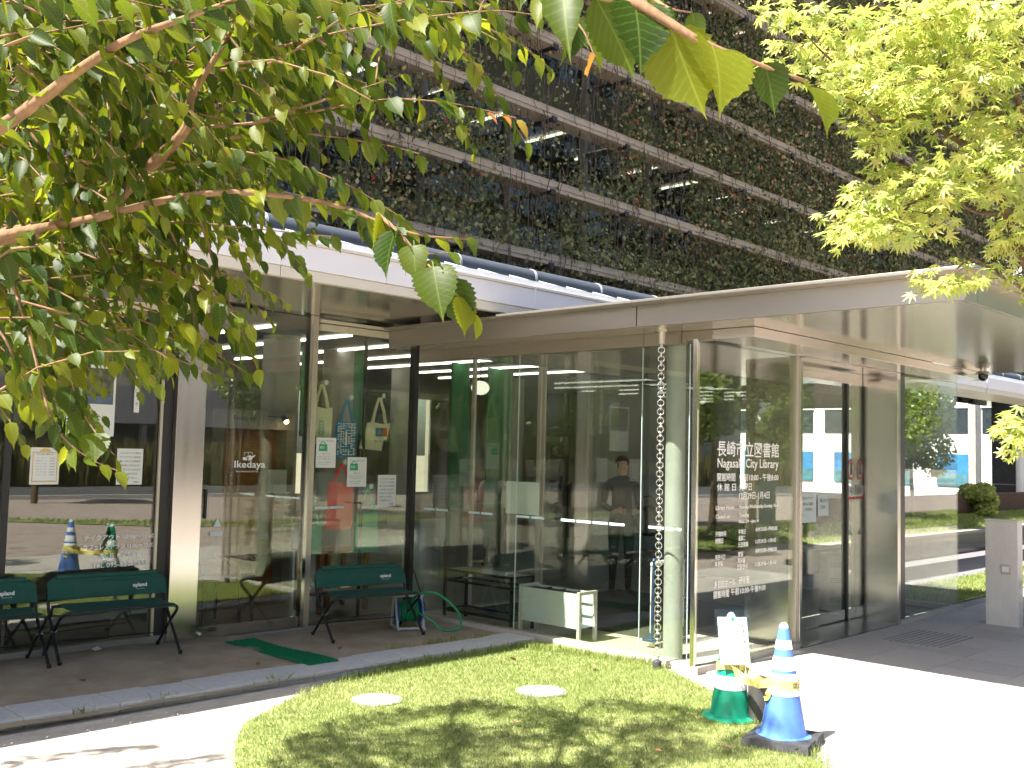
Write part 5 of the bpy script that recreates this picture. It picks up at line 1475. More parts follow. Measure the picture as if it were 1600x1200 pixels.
def foliage(tree, A, hi_mesh, lo_mesh, mats, nbig=300):
    """A: dict of arrays pos, D, N, size, mat -> the largest leaves become leaf objects, the rest one foliage mesh"""
    pos, D, Nn, size, mi, shp = A
    X, Y, Z = frames(D, Nn)
    px_, py_, pz = project(pos)
    vis = (px_ > -20) & (px_ < 1620) & (py_ > -20) & (py_ < 1220) & (pz > .3)
    score = np.where(vis, size / np.maximum(pz, .3), 0)
    order = np.argsort(-score)
    big = order[:nbig]; big = big[score[big] > 0]
    isbig = np.zeros(len(pos), bool); isbig[big] = True
    cache = {}
    inv = Matrix.Translation(-Vector(tree.location))
    for i in big:
        key = ((int(i) % (len(hi_mesh) - 2) if not shp[i] else len(hi_mesh) - 2 + int(i) % 2) if len(hi_mesh) > 3 else int(i) % len(hi_mesh), int(mi[i]))
        if key not in cache:
            V, F = hi_mesh[key[0]]
            me = bpy.data.meshes.new('leaf'); me.from_pydata([tuple(v) for v in V], [], [tuple(f) for f in F]); me.materials.append(MATS[mats[key[1]]]); me.update()
            me.polygons.foreach_set('use_smooth', [True] * len(me.polygons)); cache[key] = me
            for an, ai in (('lx', 0), ('ly', 1)):
                at_ = me.attributes.new(an, 'FLOAT', 'POINT'); at_.data.foreach_set('value', np.asarray(V[:, ai], dtype=np.float32))
        o = link('leaf', cache[key], tree)
        m = Matrix(((X[i][0], D_[i][0] if False else Y[i][0], Z[i][0], 0), (X[i][1], Y[i][1], Z[i][1], 0), (X[i][2], Y[i][2], Z[i][2], 0), (0, 0, 0, 1)))
        o.matrix_local = Matrix.Translation(Vector(pos[i]) - Vector(tree.location)) @ m @ Matrix.Scale(float(size[i]), 4)
    for k_, mname in enumerate(mats):
        rest = np.where(~isbig & (mi == k_))[0]
        if len(rest) == 0: continue
        allV, allF, allR, allL = [], [], [], []; off = 0
        for vi, (V, F) in enumerate(lo_mesh):
            r_ = rest[vi::len(lo_mesh)]
            if len(r_) == 0: continue
            W = pos[r_][:, None, :] + size[r_][:, None, None] * (V[None, :, 0:1] * X[r_][:, None, :] + V[None, :, 1:2] * Y[r_][:, None, :] + V[None, :, 2:3] * Z[r_][:, None, :])
            nv = len(V)
            allV.append(W.reshape(-1, 3)); allF.append((F[None] + (np.arange(len(r_)) * nv)[:, None, None] + off).reshape(-1, F.shape[1])); allR.append(np.repeat(RNG.uniform(size=len(r_)), nv)); off += nv * len(r_); allL.append(np.tile(V[:, :2], (len(r_), 1)))
        o = np_mesh('foliage', np.concatenate(allV) - np.array(tree.location), np.concatenate(allF), mname, np.concatenate(allR), tree, smooth=True)
        tag(o, kind='stuff')
        LL = np.concatenate(allL)
        for an, ai in (('lx', 0), ('ly', 1)):
            at_ = o.data.attributes.new(an, 'FLOAT', 'POINT'); at_.data.foreach_set('value', np.ascontiguousarray(LL[:, ai], dtype=np.float32))

ELM={'limb': [[(0.54, 3.529, 2.21), (0.788, 3.166, 2.242), (1.061, 2.751, 2.305), (1.145, 2.598, 2.341), (1.18, 2.449, 2.421), (1.203, 2.366, 2.471), (1.218, 2.282, 2.523), (1.215, 2.258, 2.596), (1.246, 2.201, 2.694), (1.266, 2.153, 2.775), (1.272, 2.101, 2.872)], [(0.522, 3.499, 2.418), (0.7, 2.851, 2.366), (0.756, 2.406, 2.382), (0.848, 2.236, 2.479), (0.888, 2.145, 2.533), (0.946, 2.038, 2.593), (1.015, 1.928, 2.631), (1.069, 1.822, 2.659), (1.136, 1.697, 2.695)], [(0.54, 3.529, 2.21), (0.782, 2.86, 2.206), (0.906, 2.497, 2.236), (1.023, 2.388, 2.272), (1.099, 2.29, 2.303), (1.185, 2.181, 2.333), (1.282, 2.064, 2.339), (1.431, 1.968, 2.326), (1.502, 1.862, 2.278), (1.542, 1.771, 2.246), (1.619, 1.702, 2.242)], [(0.522, 3.499, 2.418), (0.703, 2.953, 2.764), (0.861, 2.186, 2.862), (0.959, 1.383, 2.631), (0.908, 0.932, 2.39), (0.895, 0.766, 2.3), (0.904, 0.693, 2.265), (0.913, 0.65, 2.233), (0.929, 0.61, 2.202), (0.965, 0.568, 2.18), (1.0, 0.524, 2.158)]], 'twig': [[(1.218, 2.282, 2.523), (1.33, 2.153, 2.537), (1.421, 2.02, 2.563), (1.506, 1.883, 2.581), (1.567, 1.768, 2.568), (1.635, 1.709, 2.558), (1.711, 1.643, 2.539)], [(1.33, 2.153, 2.537), (1.417, 2.015, 2.583), (1.483, 1.953, 2.615), (1.551, 1.881, 2.653)], [(1.254, 2.211, 2.66), (1.301, 2.062, 2.652), (1.31, 1.921, 2.67), (1.304, 1.785, 2.684), (1.31, 1.648, 2.677), (1.305, 1.52, 2.659)], [(1.285, 2.179, 2.693), (1.328, 2.025, 2.697), (1.364, 1.868, 2.697), (1.42, 1.688, 2.695), (1.476, 1.5, 2.678), (1.538, 1.439, 2.674)], [(1.31, 2.235, 2.512), (1.384, 2.124, 2.523), (1.458, 2.015, 2.506), (1.559, 1.943, 2.496), (1.628, 1.891, 2.48)], [(0.898, 2.719, 2.207), (0.976, 2.593, 2.157), (1.027, 2.524, 2.118), (1.078, 2.454, 2.076), (1.14, 2.377, 2.018), (1.203, 2.295, 1.957)], [(0.917, 2.512, 2.125), (0.933, 2.417, 1.97), (0.955, 2.363, 1.823), (0.976, 2.302, 1.752), (1.032, 2.277, 1.708), (1.072, 2.258, 1.69)], [(1.022, 2.583, 2.099), (1.036, 2.485, 1.952), (1.06, 2.427, 1.829), (1.084, 2.363, 1.754), (1.111, 2.35, 1.722)], [(1.239, 2.44, 2.344), (1.302, 2.431, 2.237), (1.335, 2.432, 2.125), (1.351, 2.437, 2.026)], [(1.321, 2.394, 2.353), (1.383, 2.394, 2.195), (1.411, 2.338, 2.076), (1.439, 2.276, 1.951)], [(1.214, 1.525, 2.198), (1.184, 1.431, 2.149), (1.19, 1.373, 2.097), (1.192, 1.315, 2.051), (1.238, 1.283, 1.997)], [(1.145, 2.598, 2.341), (1.237, 2.502, 2.327), (1.353, 2.384, 2.323), (1.478, 2.309, 2.319), (1.587, 2.177, 2.303)], [(1.483, 1.935, 2.303), (1.531, 1.849, 2.239), (1.548, 1.776, 2.207), (1.597, 1.731, 2.21)], [(0.781, 2.089, 2.636), (0.875, 2.038, 2.667), (0.977, 1.994, 2.662), (1.08, 1.941, 2.66)], [(0.743, 2.356, 2.56), (0.805, 2.21, 2.597), (0.901, 2.155, 2.641), (0.998, 2.094, 2.684)], [(0.888, 2.802, 2.347), (0.988, 2.654, 2.377), (1.121, 2.591, 2.411), (1.219, 2.438, 2.389)], [(0.792, 2.459, 2.045), (0.836, 2.344, 1.985), (0.877, 2.336, 1.904), (0.905, 2.328, 1.849)], [(1.328, 2.867, 2.255), (1.427, 2.827, 2.208), (1.465, 2.703, 2.146), (1.487, 2.701, 2.074)], [(1.295, 1.262, 2.605), (1.287, 1.16, 2.53), (1.261, 1.071, 2.458), (1.258, 1.033, 2.393)], [(1.159, 0.871, 2.426), (1.116, 0.795, 2.36), (1.139, 0.769, 2.352)]]}
MAPLE={'limb': [[(4.272, 1.052, 1.679), (4.107, 1.174, 2.243), (3.949, 1.212, 2.51), (3.855, 1.24, 2.657), (3.771, 1.257, 2.755), (3.692, 1.271, 2.825), (3.597, 1.33, 2.888), (3.439, 1.401, 2.942), (3.319, 1.483, 3.017), (3.182, 1.578, 3.101), (3.056, 1.63, 3.186)], [(4.107, 1.174, 2.243), (3.889, 1.169, 2.821), (3.732, 1.155, 2.995), (3.631, 1.159, 3.119), (3.542, 1.16, 3.203), (3.495, 1.173, 3.301), (3.43, 1.162, 3.449)], [(3.771, 1.257, 2.755), (3.638, 1.346, 2.728), (3.506, 1.451, 2.65), (3.423, 1.553, 2.581), (3.348, 1.623, 2.521)], [(3.855, 1.24, 2.657), (3.679, 1.296, 2.637), (3.532, 1.35, 2.707), (3.423, 1.439, 2.766), (3.346, 1.45, 2.817)], [(4.107, 1.174, 2.243), (3.78, 1.161, 2.354), (3.559, 1.172, 2.38), (3.432, 1.21, 2.418), (3.326, 1.232, 2.363), (3.225, 1.244, 2.299)], [(4.262, 1.091, 1.82), (3.844, 1.102, 1.856), (3.633, 1.111, 1.829), (3.619, 1.156, 1.807)], [(3.631, 1.159, 3.119), (3.476, 1.221, 3.176), (3.372, 1.308, 3.21), (3.264, 1.393, 3.242), (3.161, 1.478, 3.254)], [(3.732, 1.155, 2.995), (3.62, 1.209, 2.948), (3.468, 1.282, 2.99), (3.351, 1.365, 3.065)], [(3.889, 1.169, 2.821), (3.498, 1.07, 2.78), (3.293, 1.025, 2.783)], [(3.439, 1.401, 2.942), (3.315, 1.459, 2.9), (3.261, 1.525, 2.966), (3.117, 1.569, 2.981), (3.061, 1.655, 3.007)], [(3.506, 1.451, 2.65), (3.411, 1.456, 2.577), (3.298, 1.496, 2.507)], [(3.638, 1.346, 2.728), (3.54, 1.398, 2.603), (3.438, 1.423, 2.521)]]}
ELMFILL=[(1.498, 2.793, 2.914), (0.984, 2.742, 2.953), (0.876, 2.213, 2.752), (1.411, 2.302, 2.806), (1.446, 3.534, 3.027), (1.486, 2.707, 3.018), (1.379, 2.842, 3.124), (0.836, 2.328, 2.579), (1.198, 2.441, 2.718), (1.181, 2.064, 2.618), (1.364, 2.749, 3.108), (1.062, 2.619, 2.902), (1.198, 2.242, 2.808), (1.591, 3.212, 3.177), (1.176, 3.404, 3.137), (1.07, 2.49, 2.787), (0.698, 2.424, 2.55), (1.832, 3.335, 3.321), (1.207, 3.034, 2.848), (1.135, 3.253, 2.944), (1.178, 2.402, 2.809), (1.445, 3.055, 3.198), (1.529, 3.236, 3.188), (1.143, 3.424, 3.108), (1.214, 3.107, 2.939), (1.788, 3.027, 2.997), (1.605, 3.005, 3.224), (1.535, 2.789, 3.054), (1.123, 2.651, 2.723), (1.084, 2.753, 3.007), (1.647, 3.474, 3.086), (0.943, 2.507, 2.628), (1.39, 2.575, 3.017), (1.078, 3.556, 2.965), (0.841, 2.633, 2.747), (0.981, 2.308, 2.696), (1.46, 2.624, 3.019), (0.741, 2.519, 2.809), (1.352, 3.557, 3.022), (1.315, 3.124, 3.059), (1.723, 3.107, 3.23), (1.297, 3.275, 3.048), (1.365, 3.182, 3.013), (0.692, 2.464, 2.765), (0.771, 2.276, 2.698), (1.22, 3.569, 3.101), (1.061, 2.797, 2.909), (1.697, 3.458, 3.153), (1.053, 2.704, 2.785), (1.742, 3.222, 3.309), (1.268, 2.945, 2.909), (0.841, 2.272, 2.655), (0.878, 2.994, 2.857), (1.501, 2.765, 3.157), (1.371, 3.225, 3.057), (1.247, 2.86, 2.93), (1.34, 2.883, 3.064), (1.681, 3.469, 3.376), (1.297, 2.516, 2.742), (0.904, 2.215, 2.713), (1.015, 3.565, 3.154), (0.859, 2.625, 2.709), (0.971, 3.265, 3.067), (1.204, 2.812, 2.907), (1.284, 3.59, 3.167), (0.886, 2.621, 2.705), (0.785, 2.355, 2.699), (1.304, 2.23, 2.828), (0.717, 2.567, 2.801), (1.458, 3.628, 3.192), (1.604, 2.832, 3.142), (1.808, 3.128, 3.351), (1.059, 2.675, 2.759), (1.061, 2.259, 2.72), (1.439, 2.769, 2.886), (1.091, 2.767, 2.746), (1.423, 2.528, 2.938), (0.978, 2.563, 2.893), (1.026, 2.996, 3.044), (0.958, 2.357, 2.832), (1.434, 2.485, 3.012), (1.485, 2.517, 3.046), (1.12, 2.11, 2.814), (1.386, 2.372, 2.808), (1.441, 3.432, 3.261), (1.571, 2.666, 3.135), (1.107, 3.343, 3.068), (1.26, 2.525, 2.947), (1.275, 3.163, 3.079), (1.401, 2.656, 2.992), (1.103, 3.692, 3.179), (1.301, 3.036, 2.997), (1.14, 2.525, 2.739), (1.108, 2.975, 2.819), (1.79, 3.014, 3.297), (1.441, 3.443, 3.183), (0.831, 2.622, 2.744), (1.067, 2.808, 2.785), (1.781, 3.397, 3.458), (1.352, 2.272, 2.772), (1.359, 2.943, 2.807), (0.803, 2.746, 2.65), (0.978, 2.927, 2.446), (1.21, 2.353, 2.696), (1.214, 3.981, 2.624), (0.865, 2.94, 2.389), (0.996, 2.819, 2.528), (1.784, 3.14, 2.884), (1.566, 3.584, 2.966), (1.373, 2.384, 2.529), (1.602, 3.12, 2.69), (1.309, 2.837, 2.739), (1.397, 3.337, 2.967), (1.324, 4.013, 3.011), (1.551, 3.514, 2.965), (2.056, 3.546, 2.744), (1.284, 3.455, 2.719), (1.062, 3.427, 2.612), (1.082, 2.542, 2.44), (1.039, 3.028, 2.416), (1.028, 2.959, 2.767), (1.218, 2.822, 2.802), (1.319, 3.788, 3.01), (1.699, 2.992, 2.573), (1.029, 3.406, 2.752), (1.436, 3.726, 2.731), (1.44, 2.657, 2.649), (1.377, 2.505, 2.442), (1.332, 3.913, 2.778), (1.407, 2.511, 2.787), (1.485, 3.751, 2.84), (1.21, 2.787, 2.599), (1.821, 3.936, 2.939), (1.01, 3.053, 2.763), (1.008, 2.735, 2.563), (1.144, 2.373, 2.394), (1.48, 2.722, 2.832), (1.14, 2.761, 2.613), (1.338, 2.734, 2.489), (0.897, 2.74, 2.513), (2.031, 3.631, 2.778), (1.229, 3.116, 2.553), (0.983, 2.442, 2.616), (1.814, 3.892, 3.151), (1.7, 3.89, 2.905), (0.997, 2.784, 2.738), (1.15, 2.854, 2.744), (1.406, 2.879, 2.725), (1.448, 4.195, 2.929), (1.279, 3.865, 2.664), (1.451, 3.244, 2.737), (1.323, 4.234, 2.886), (1.487, 3.057, 2.743), (1.356, 2.562, 2.791), (2.025, 3.589, 2.88), (1.374, 3.241, 2.949), (1.412, 3.118, 2.909), (1.274, 2.298, 2.681), (1.278, 4.078, 2.785), (0.949, 2.895, 2.432), (1.122, 2.607, 2.45), (1.257, 3.038, 2.511), (1.952, 3.84, 3.026), (1.01, 2.578, 2.4), (1.146, 3.098, 2.803), (1.21, 3.113, 2.784), (1.302, 2.757, 2.591), (1.473, 3.052, 2.629), (1.527, 3.785, 3.058), (1.504, 4.002, 3.036), (1.112, 3.077, 2.767), (1.301, 3.078, 2.637), (1.788, 3.812, 3.221), (1.284, 3.162, 2.722), (1.17, 3.266, 2.553), (1.029, 3.329, 2.736), (1.467, 3.907, 3.107), (1.056, 3.243, 2.562), (1.02, 2.442, 2.429), (1.294, 3.123, 2.712), (0.945, 3.326, 2.858), (1.047, 2.595, 2.588), (1.468, 3.858, 2.793), (1.396, 2.824, 2.87), (1.411, 3.387, 2.626), (1.249, 2.442, 2.477), (1.835, 3.209, 2.815), (1.5, 4.232, 2.738), (0.952, 2.547, 2.498), (1.355, 2.716, 2.569), (1.98, 3.81, 2.973), (1.36, 2.65, 2.776), (1.286, 2.463, 2.736), (1.492, 2.703, 2.528), (0.967, 2.618, 2.678), (1.045, 3.596, 2.688), (1.092, 3.365, 2.546), (1.222, 2.728, 2.533), (1.586, 3.109, 2.805), (1.03, 3.26, 2.762), (1.576, 3.251, 2.809), (1.159, 2.343, 2.538), (1.087, 2.477, 2.356), (1.327, 3.253, 2.658), (0.822, 2.633, 2.475), (0.847, 2.796, 2.578), (1.18, 2.796, 2.425), (2.032, 3.547, 3.044), (1.654, 3.882, 2.78), (1.922, 3.69, 3.16), (0.822, 2.585, 2.391), (1.251, 3.479, 2.929), (1.037, 2.828, 2.546), (1.366, 3.484, 2.591), (1.706, 4.109, 2.862), (1.039, 2.819, 2.721), (1.223, 3.766, 2.853), (1.264, 2.551, 2.722), (1.255, 3.296, 2.563), (1.406, 3.291, 2.853), (1.501, 3.356, 2.871), (1.509, 3.056, 2.8), (0.805, 2.539, 2.537), (1.199, 4.028, 3.069), (1.784, 3.652, 2.874), (1.144, 3.476, 2.796), (1.319, 2.498, 2.559), (1.113, 3.78, 3.009), (1.902, 3.532, 3.119), (1.131, 3.773, 2.621), (1.137, 2.776, 2.595), (1.472, 2.667, 2.741), (1.588, 3.171, 2.739), (1.101, 2.529, 2.669), (1.855, 3.243, 2.752), (1.136, 2.623, 2.655), (1.044, 2.382, 2.652), (1.515, 4.045, 2.886), (1.613, 4.007, 3.059), (1.182, 3.271, 2.705), (0.734, 2.487, 2.556), (1.726, 3.406, 2.919), (1.561, 3.881, 2.914), (1.356, 3.522, 2.984), (0.929, 3.157, 2.605), (1.542, 3.872, 2.782), (2.033, 3.587, 2.811), (1.554, 2.8, 2.743), (0.764, 2.602, 2.475), (1.077, 3.176, 2.688), (1.518, 3.399, 2.456), (1.087, 3.658, 2.372), (1.026, 3.485, 2.401), (1.247, 3.915, 2.414), (1.577, 3.494, 2.45), (1.413, 2.893, 2.296), (1.547, 3.687, 2.568), (1.026, 3.392, 2.398), (1.025, 3.072, 2.335), (1.523, 3.585, 2.472), (1.067, 2.568, 2.236), (1.16, 2.712, 2.243), (1.183, 2.618, 2.253), (1.244, 3.01, 2.381), (1.526, 3.046, 2.394), (1.21, 2.665, 2.317), (1.768, 3.561, 2.578), (1.296, 2.61, 2.314), (1.367, 3.588, 2.441), (1.25, 2.494, 2.321), (1.803, 3.631, 2.626), (1.429, 2.991, 2.318), (1.051, 3.187, 2.328), (1.349, 3.111, 2.433), (1.748, 3.631, 2.502), (1.468, 3.318, 2.493), (1.107, 3.402, 2.449), (0.924, 3.154, 2.382), (0.975, 2.99, 2.281), (1.114, 3.299, 2.36), (1.71, 3.667, 2.456), (1.125, 3.61, 2.485), (1.198, 3.259, 2.448), (1.217, 3.456, 2.453), (1.472, 3.352, 2.477), (1.054, 3.144, 2.28), (1.21, 3.161, 2.418), (0.962, 2.788, 2.238), (1.476, 3.726, 2.503), (1.15, 2.723, 2.291), (1.199, 3.848, 2.435), (0.959, 3.123, 2.33), (0.968, 3.261, 2.319), (1.305, 3.378, 2.356), (1.296, 3.831, 2.384), (1.426, 3.318, 2.488), (0.941, 3.22, 2.36), (1.26, 3.3, 2.346), (1.457, 3.464, 2.457), (1.224, 3.731, 2.372), (1.669, 3.46, 2.401), (1.277, 3.67, 2.371), (1.199, 3.326, 2.279), (0.962, 2.972, 2.19), (1.08, 2.563, 2.145), (1.194, 2.91, 2.124), (1.2, 3.143, 2.082), (1.124, 3.388, 2.206), (1.12, 2.674, 2.102), (1.193, 2.788, 2.179), (1.173, 3.074, 2.085), (1.065, 2.706, 2.17), (1.31, 3.233, 2.16), (0.906, 2.947, 2.0), (0.838, 2.503, 2.139), (1.448, 3.252, 2.121), (1.072, 2.553, 2.109), (0.95, 2.562, 2.133), (1.25, 3.334, 2.163), (1.041, 2.531, 2.188), (1.256, 3.341, 2.128), (0.907, 2.427, 2.07), (0.893, 2.492, 1.997), (1.237, 3.326, 2.061), (0.79, 2.657, 2.107), (1.157, 2.608, 2.045), (0.863, 2.463, 2.028), (0.881, 2.755, 2.028), (1.037, 3.141, 2.041), (1.207, 2.852, 2.07), (0.959, 2.981, 2.072), (1.257, 3.126, 2.121), (0.902, 2.989, 1.97), (0.857, 2.489, 1.84), (0.844, 2.55, 1.967), (0.793, 2.631, 1.94), (0.859, 2.82, 1.881), (1.643, 2.058, 2.842), (1.757, 2.899, 3.239), (1.574, 2.011, 2.841), (1.742, 3.081, 3.255), (1.703, 2.775, 3.097), (1.958, 2.985, 3.254), (1.413, 2.38, 2.969), (1.664, 2.825, 3.166), (1.983, 2.243, 3.057), (2.155, 2.347, 3.234), (1.386, 2.094, 2.775), (1.485, 2.435, 3.035), (2.177, 2.729, 3.338), (1.987, 2.327, 3.153), (1.922, 2.458, 3.195), (1.618, 2.102, 2.862), (1.715, 3.024, 3.215), (1.148, 2.051, 2.783), (1.617, 1.689, 2.762), (1.469, 1.67, 2.75), (1.071, 1.988, 2.731), (1.197, 2.074, 2.827), (1.656, 2.996, 3.21), (1.476, 1.745, 2.762), (1.492, 1.6, 2.786), (2.112, 2.549, 3.196), (1.852, 2.987, 3.18), (1.593, 2.978, 3.081), (2.218, 2.513, 3.25), (1.767, 1.931, 2.859)]
MAPLEFILL=[(3.32, 1.607, 3.149), (3.042, 1.466, 3.159), (3.449, 1.862, 3.253), (3.248, 1.6, 3.163), (3.159, 1.484, 3.175), (3.37, 1.676, 3.207), (3.599, 1.798, 3.33), (3.059, 1.609, 3.218), (3.074, 1.68, 3.122), (3.206, 1.662, 3.194), (3.805, 1.771, 3.369), (3.742, 1.783, 3.375), (3.053, 1.437, 3.035), (3.492, 1.917, 3.341), (3.341, 1.65, 3.311), (3.586, 1.682, 3.245), (3.456, 1.684, 3.127), (3.743, 1.794, 3.233), (3.501, 1.549, 3.067), (2.961, 1.458, 2.958), (3.019, 1.44, 2.93), (3.51, 1.617, 3.173), (3.569, 1.515, 3.161), (3.403, 1.585, 3.155), (3.322, 1.506, 2.998), (3.283, 1.495, 3.015), (3.212, 1.419, 2.97), (3.741, 1.626, 3.295), (3.752, 1.761, 3.387), (3.782, 1.676, 3.263), (3.412, 1.573, 3.009), (3.297, 1.467, 2.818), (3.386, 1.54, 2.889), (3.226, 1.402, 2.928), (3.225, 1.326, 2.877), (3.427, 1.429, 2.941), (3.862, 1.748, 3.223), (3.415, 1.512, 2.883), (3.389, 1.559, 2.933), (3.384, 1.449, 3.062), (3.655, 1.582, 2.999), (3.289, 1.375, 2.996), (3.742, 1.616, 3.134), (3.611, 1.472, 3.03), (3.82, 1.708, 3.081), (3.735, 1.643, 2.949), (3.453, 1.273, 2.963), (3.418, 1.407, 2.995), (3.322, 1.409, 2.977), (3.496, 1.317, 2.969), (3.641, 1.492, 3.145), (3.837, 1.603, 3.281), (3.151, 1.167, 2.885), (3.779, 1.569, 3.116), (3.906, 1.565, 3.106), (3.641, 1.357, 3.137), (3.303, 1.335, 2.996), (3.463, 1.336, 3.086), (3.551, 1.44, 3.162), (3.089, 1.257, 2.936), (3.517, 1.495, 3.112), (3.164, 1.202, 2.936), (3.907, 1.328, 3.466), (3.572, 1.213, 3.271), (3.376, 1.308, 3.253), (3.085, 1.059, 3.104), (3.722, 1.252, 3.324), (3.33, 1.084, 3.13), (3.175, 1.234, 3.147), (3.49, 1.184, 3.114), (3.565, 1.393, 3.248), (3.265, 1.287, 3.216), (3.096, 1.212, 3.117), (3.492, 1.184, 3.259), (3.37, 1.345, 3.207), (3.33, 1.36, 3.197), (3.335, 1.21, 3.162), (3.116, 1.136, 3.14), (3.763, 1.445, 3.288), (3.35, 1.168, 3.117), (3.377, 1.344, 3.148), (3.355, 1.233, 3.213), (3.487, 1.25, 3.282), (3.492, 1.315, 3.213), (3.813, 1.209, 3.14), (3.747, 1.232, 3.332), (3.323, 1.125, 2.953), (3.565, 1.173, 2.912), (3.21, 1.119, 2.982), (3.701, 1.22, 3.139), (3.754, 1.22, 2.966), (3.369, 1.138, 3.013), (3.639, 1.213, 2.94), (3.426, 1.192, 3.052), (3.593, 1.212, 3.205), (3.248, 1.082, 3.092), (3.64, 1.157, 3.138), (3.456, 1.048, 3.101), (3.306, 1.157, 3.046), (3.318, 1.153, 2.937), (3.092, 1.009, 3.055), (3.869, 1.192, 3.176), (3.185, 1.108, 2.95), (3.629, 1.193, 3.068), (3.894, 1.315, 3.316), (3.438, 1.081, 3.044), (3.722, 1.624, 2.735), (3.556, 1.556, 2.791), (3.133, 1.448, 2.585), (3.735, 1.698, 2.788), (3.951, 1.757, 2.81), (3.278, 1.362, 2.65), (3.467, 1.551, 2.665), (3.953, 1.836, 2.86), (3.512, 1.543, 2.772), (3.46, 1.55, 2.637), (3.424, 1.5, 2.583), (3.711, 1.695, 2.608), (3.314, 1.605, 2.585), (3.936, 1.752, 2.722), (3.251, 1.479, 2.578), (3.966, 1.793, 2.685), (3.285, 1.507, 2.541), (3.215, 1.493, 2.499), (3.625, 1.676, 2.675), (3.946, 1.798, 2.739), (3.763, 1.839, 2.671), (3.118, 1.509, 2.49), (3.216, 1.315, 2.65), (3.739, 1.556, 2.83), (3.875, 1.53, 2.729), (3.876, 1.479, 2.896), (3.588, 1.468, 2.687), (4.044, 1.606, 2.793), (4.038, 1.556, 2.927), (3.722, 1.485, 2.834), (3.555, 1.384, 2.708), (3.851, 1.471, 2.686), (3.224, 1.196, 2.591), (3.461, 1.294, 2.765), (3.728, 1.392, 2.707), (3.438, 1.299, 2.665), (3.794, 1.399, 2.769), (3.785, 1.328, 2.796), (3.92, 1.623, 2.812), (3.637, 1.467, 2.695), (3.981, 1.388, 2.799), (3.39, 1.26, 2.691), (3.332, 1.148, 2.733), (3.372, 1.068, 2.727), (3.225, 1.149, 2.713), (3.248, 0.981, 2.647), (3.788, 1.215, 2.722), (3.294, 1.164, 2.659), (3.973, 1.396, 3.01), (3.458, 1.075, 2.688), (3.286, 1.1, 2.678), (3.65, 1.138, 2.818), (3.914, 1.329, 3.051), (3.4, 1.187, 2.857), (3.869, 1.257, 2.923), (3.769, 1.234, 2.988), (3.67, 1.161, 2.826), (3.919, 1.314, 2.793), (3.268, 1.054, 2.793), (3.844, 1.231, 2.749), (3.731, 1.208, 2.935), (3.336, 1.118, 2.61), (3.819, 1.343, 2.798), (3.284, 1.145, 2.731), (3.391, 1.327, 2.524), (4.0, 1.696, 2.724), (3.703, 1.58, 2.649), (3.274, 1.377, 2.506), (3.582, 1.521, 2.542), (3.216, 1.38, 2.498), (3.498, 1.397, 2.611), (3.68, 1.599, 2.598), (4.045, 1.693, 2.686), (3.501, 1.52, 2.61), (3.383, 1.29, 2.335), (3.274, 1.198, 2.316), (3.383, 1.238, 2.334), (3.336, 1.284, 2.347), (3.445, 1.069, 1.842), (3.374, 1.049, 1.801), (3.396, 1.048, 1.836), (3.479, 1.068, 1.901), (3.408, 1.031, 1.895), (3.471, 1.063, 1.88), (3.352, 1.032, 1.875), (3.53, 1.096, 1.898), (3.526, 1.48, 3.22), (3.474, 1.399, 3.316), (3.778, 1.574, 3.384), (3.274, 1.256, 3.166), (3.115, 1.277, 3.139), (3.857, 1.458, 3.389), (3.444, 1.429, 3.272), (3.315, 1.331, 3.23), (3.823, 1.643, 3.427), (3.052, 1.265, 3.155), (3.451, 1.419, 3.212), (3.562, 1.546, 3.343), (3.072, 1.326, 3.103), (3.106, 1.185, 3.12), (3.843, 1.203, 2.565), (3.55, 1.07, 2.57), (4.114, 1.25, 2.784), (3.476, 1.073, 2.492), (3.631, 1.145, 2.699), (4.147, 1.295, 2.711), (4.069, 1.233, 2.683), (3.595, 1.132, 2.559), (3.04, 1.694, 3.292), (2.937, 1.668, 3.206), (3.124, 1.608, 3.237), (3.002, 1.561, 3.195), (3.346, 1.811, 3.368), (3.96, 1.247, 2.541), (3.984, 1.269, 2.554), (3.976, 1.213, 2.55), (3.891, 1.197, 2.567), (3.18, 0.982, 3.056), (3.329, 1.016, 3.152), (3.11, 0.965, 3.062), (3.375, 1.015, 3.183), (3.368, 1.037, 3.14), (3.407, 1.027, 3.182), (3.837, 1.164, 3.305), (3.546, 1.134, 3.289)]
def grow_leaves(pts, step, size, droop, spread, out, endmat=None, upn=None, skip=0.0, wide=0):
    """alternate leaves along a twig"""
    P = resample(pts, step)
    T = np.gradient(P, axis=0); T /= np.linalg.norm(T, axis=1)[:, None]
    for i in range(len(P)):
        u = i / max(1, len(P) - 1)
        if u < skip: continue
        s = 1 if i % 2 else -1
        side = np.cross(T[i], (0, 0, 1.0)); side /= (np.linalg.norm(side) + 1e-6)
        D = T[i] * RNG.uniform(.35, .75) + side * s * spread * RNG.uniform(.5, 1.2) + np.array([0, 0, -droop * RNG.uniform(.5, 1.4)]) + RNG.normal(0, .12, 3)
        Nn = np.array([0, 0, 1.0]) + side * s * .35 + RNG.normal(0, .38, 3)
        out[0].append(P[i] + RNG.normal(0, .003, 3)); out[1].append(D); out[2].append(Nn)
        out[3].append(size * RNG.uniform(.72, 1.12) * (1 - .28 * (u > .85))); out[4].append(1 if (endmat and u > endmat) else 0); out[5].append(wide)

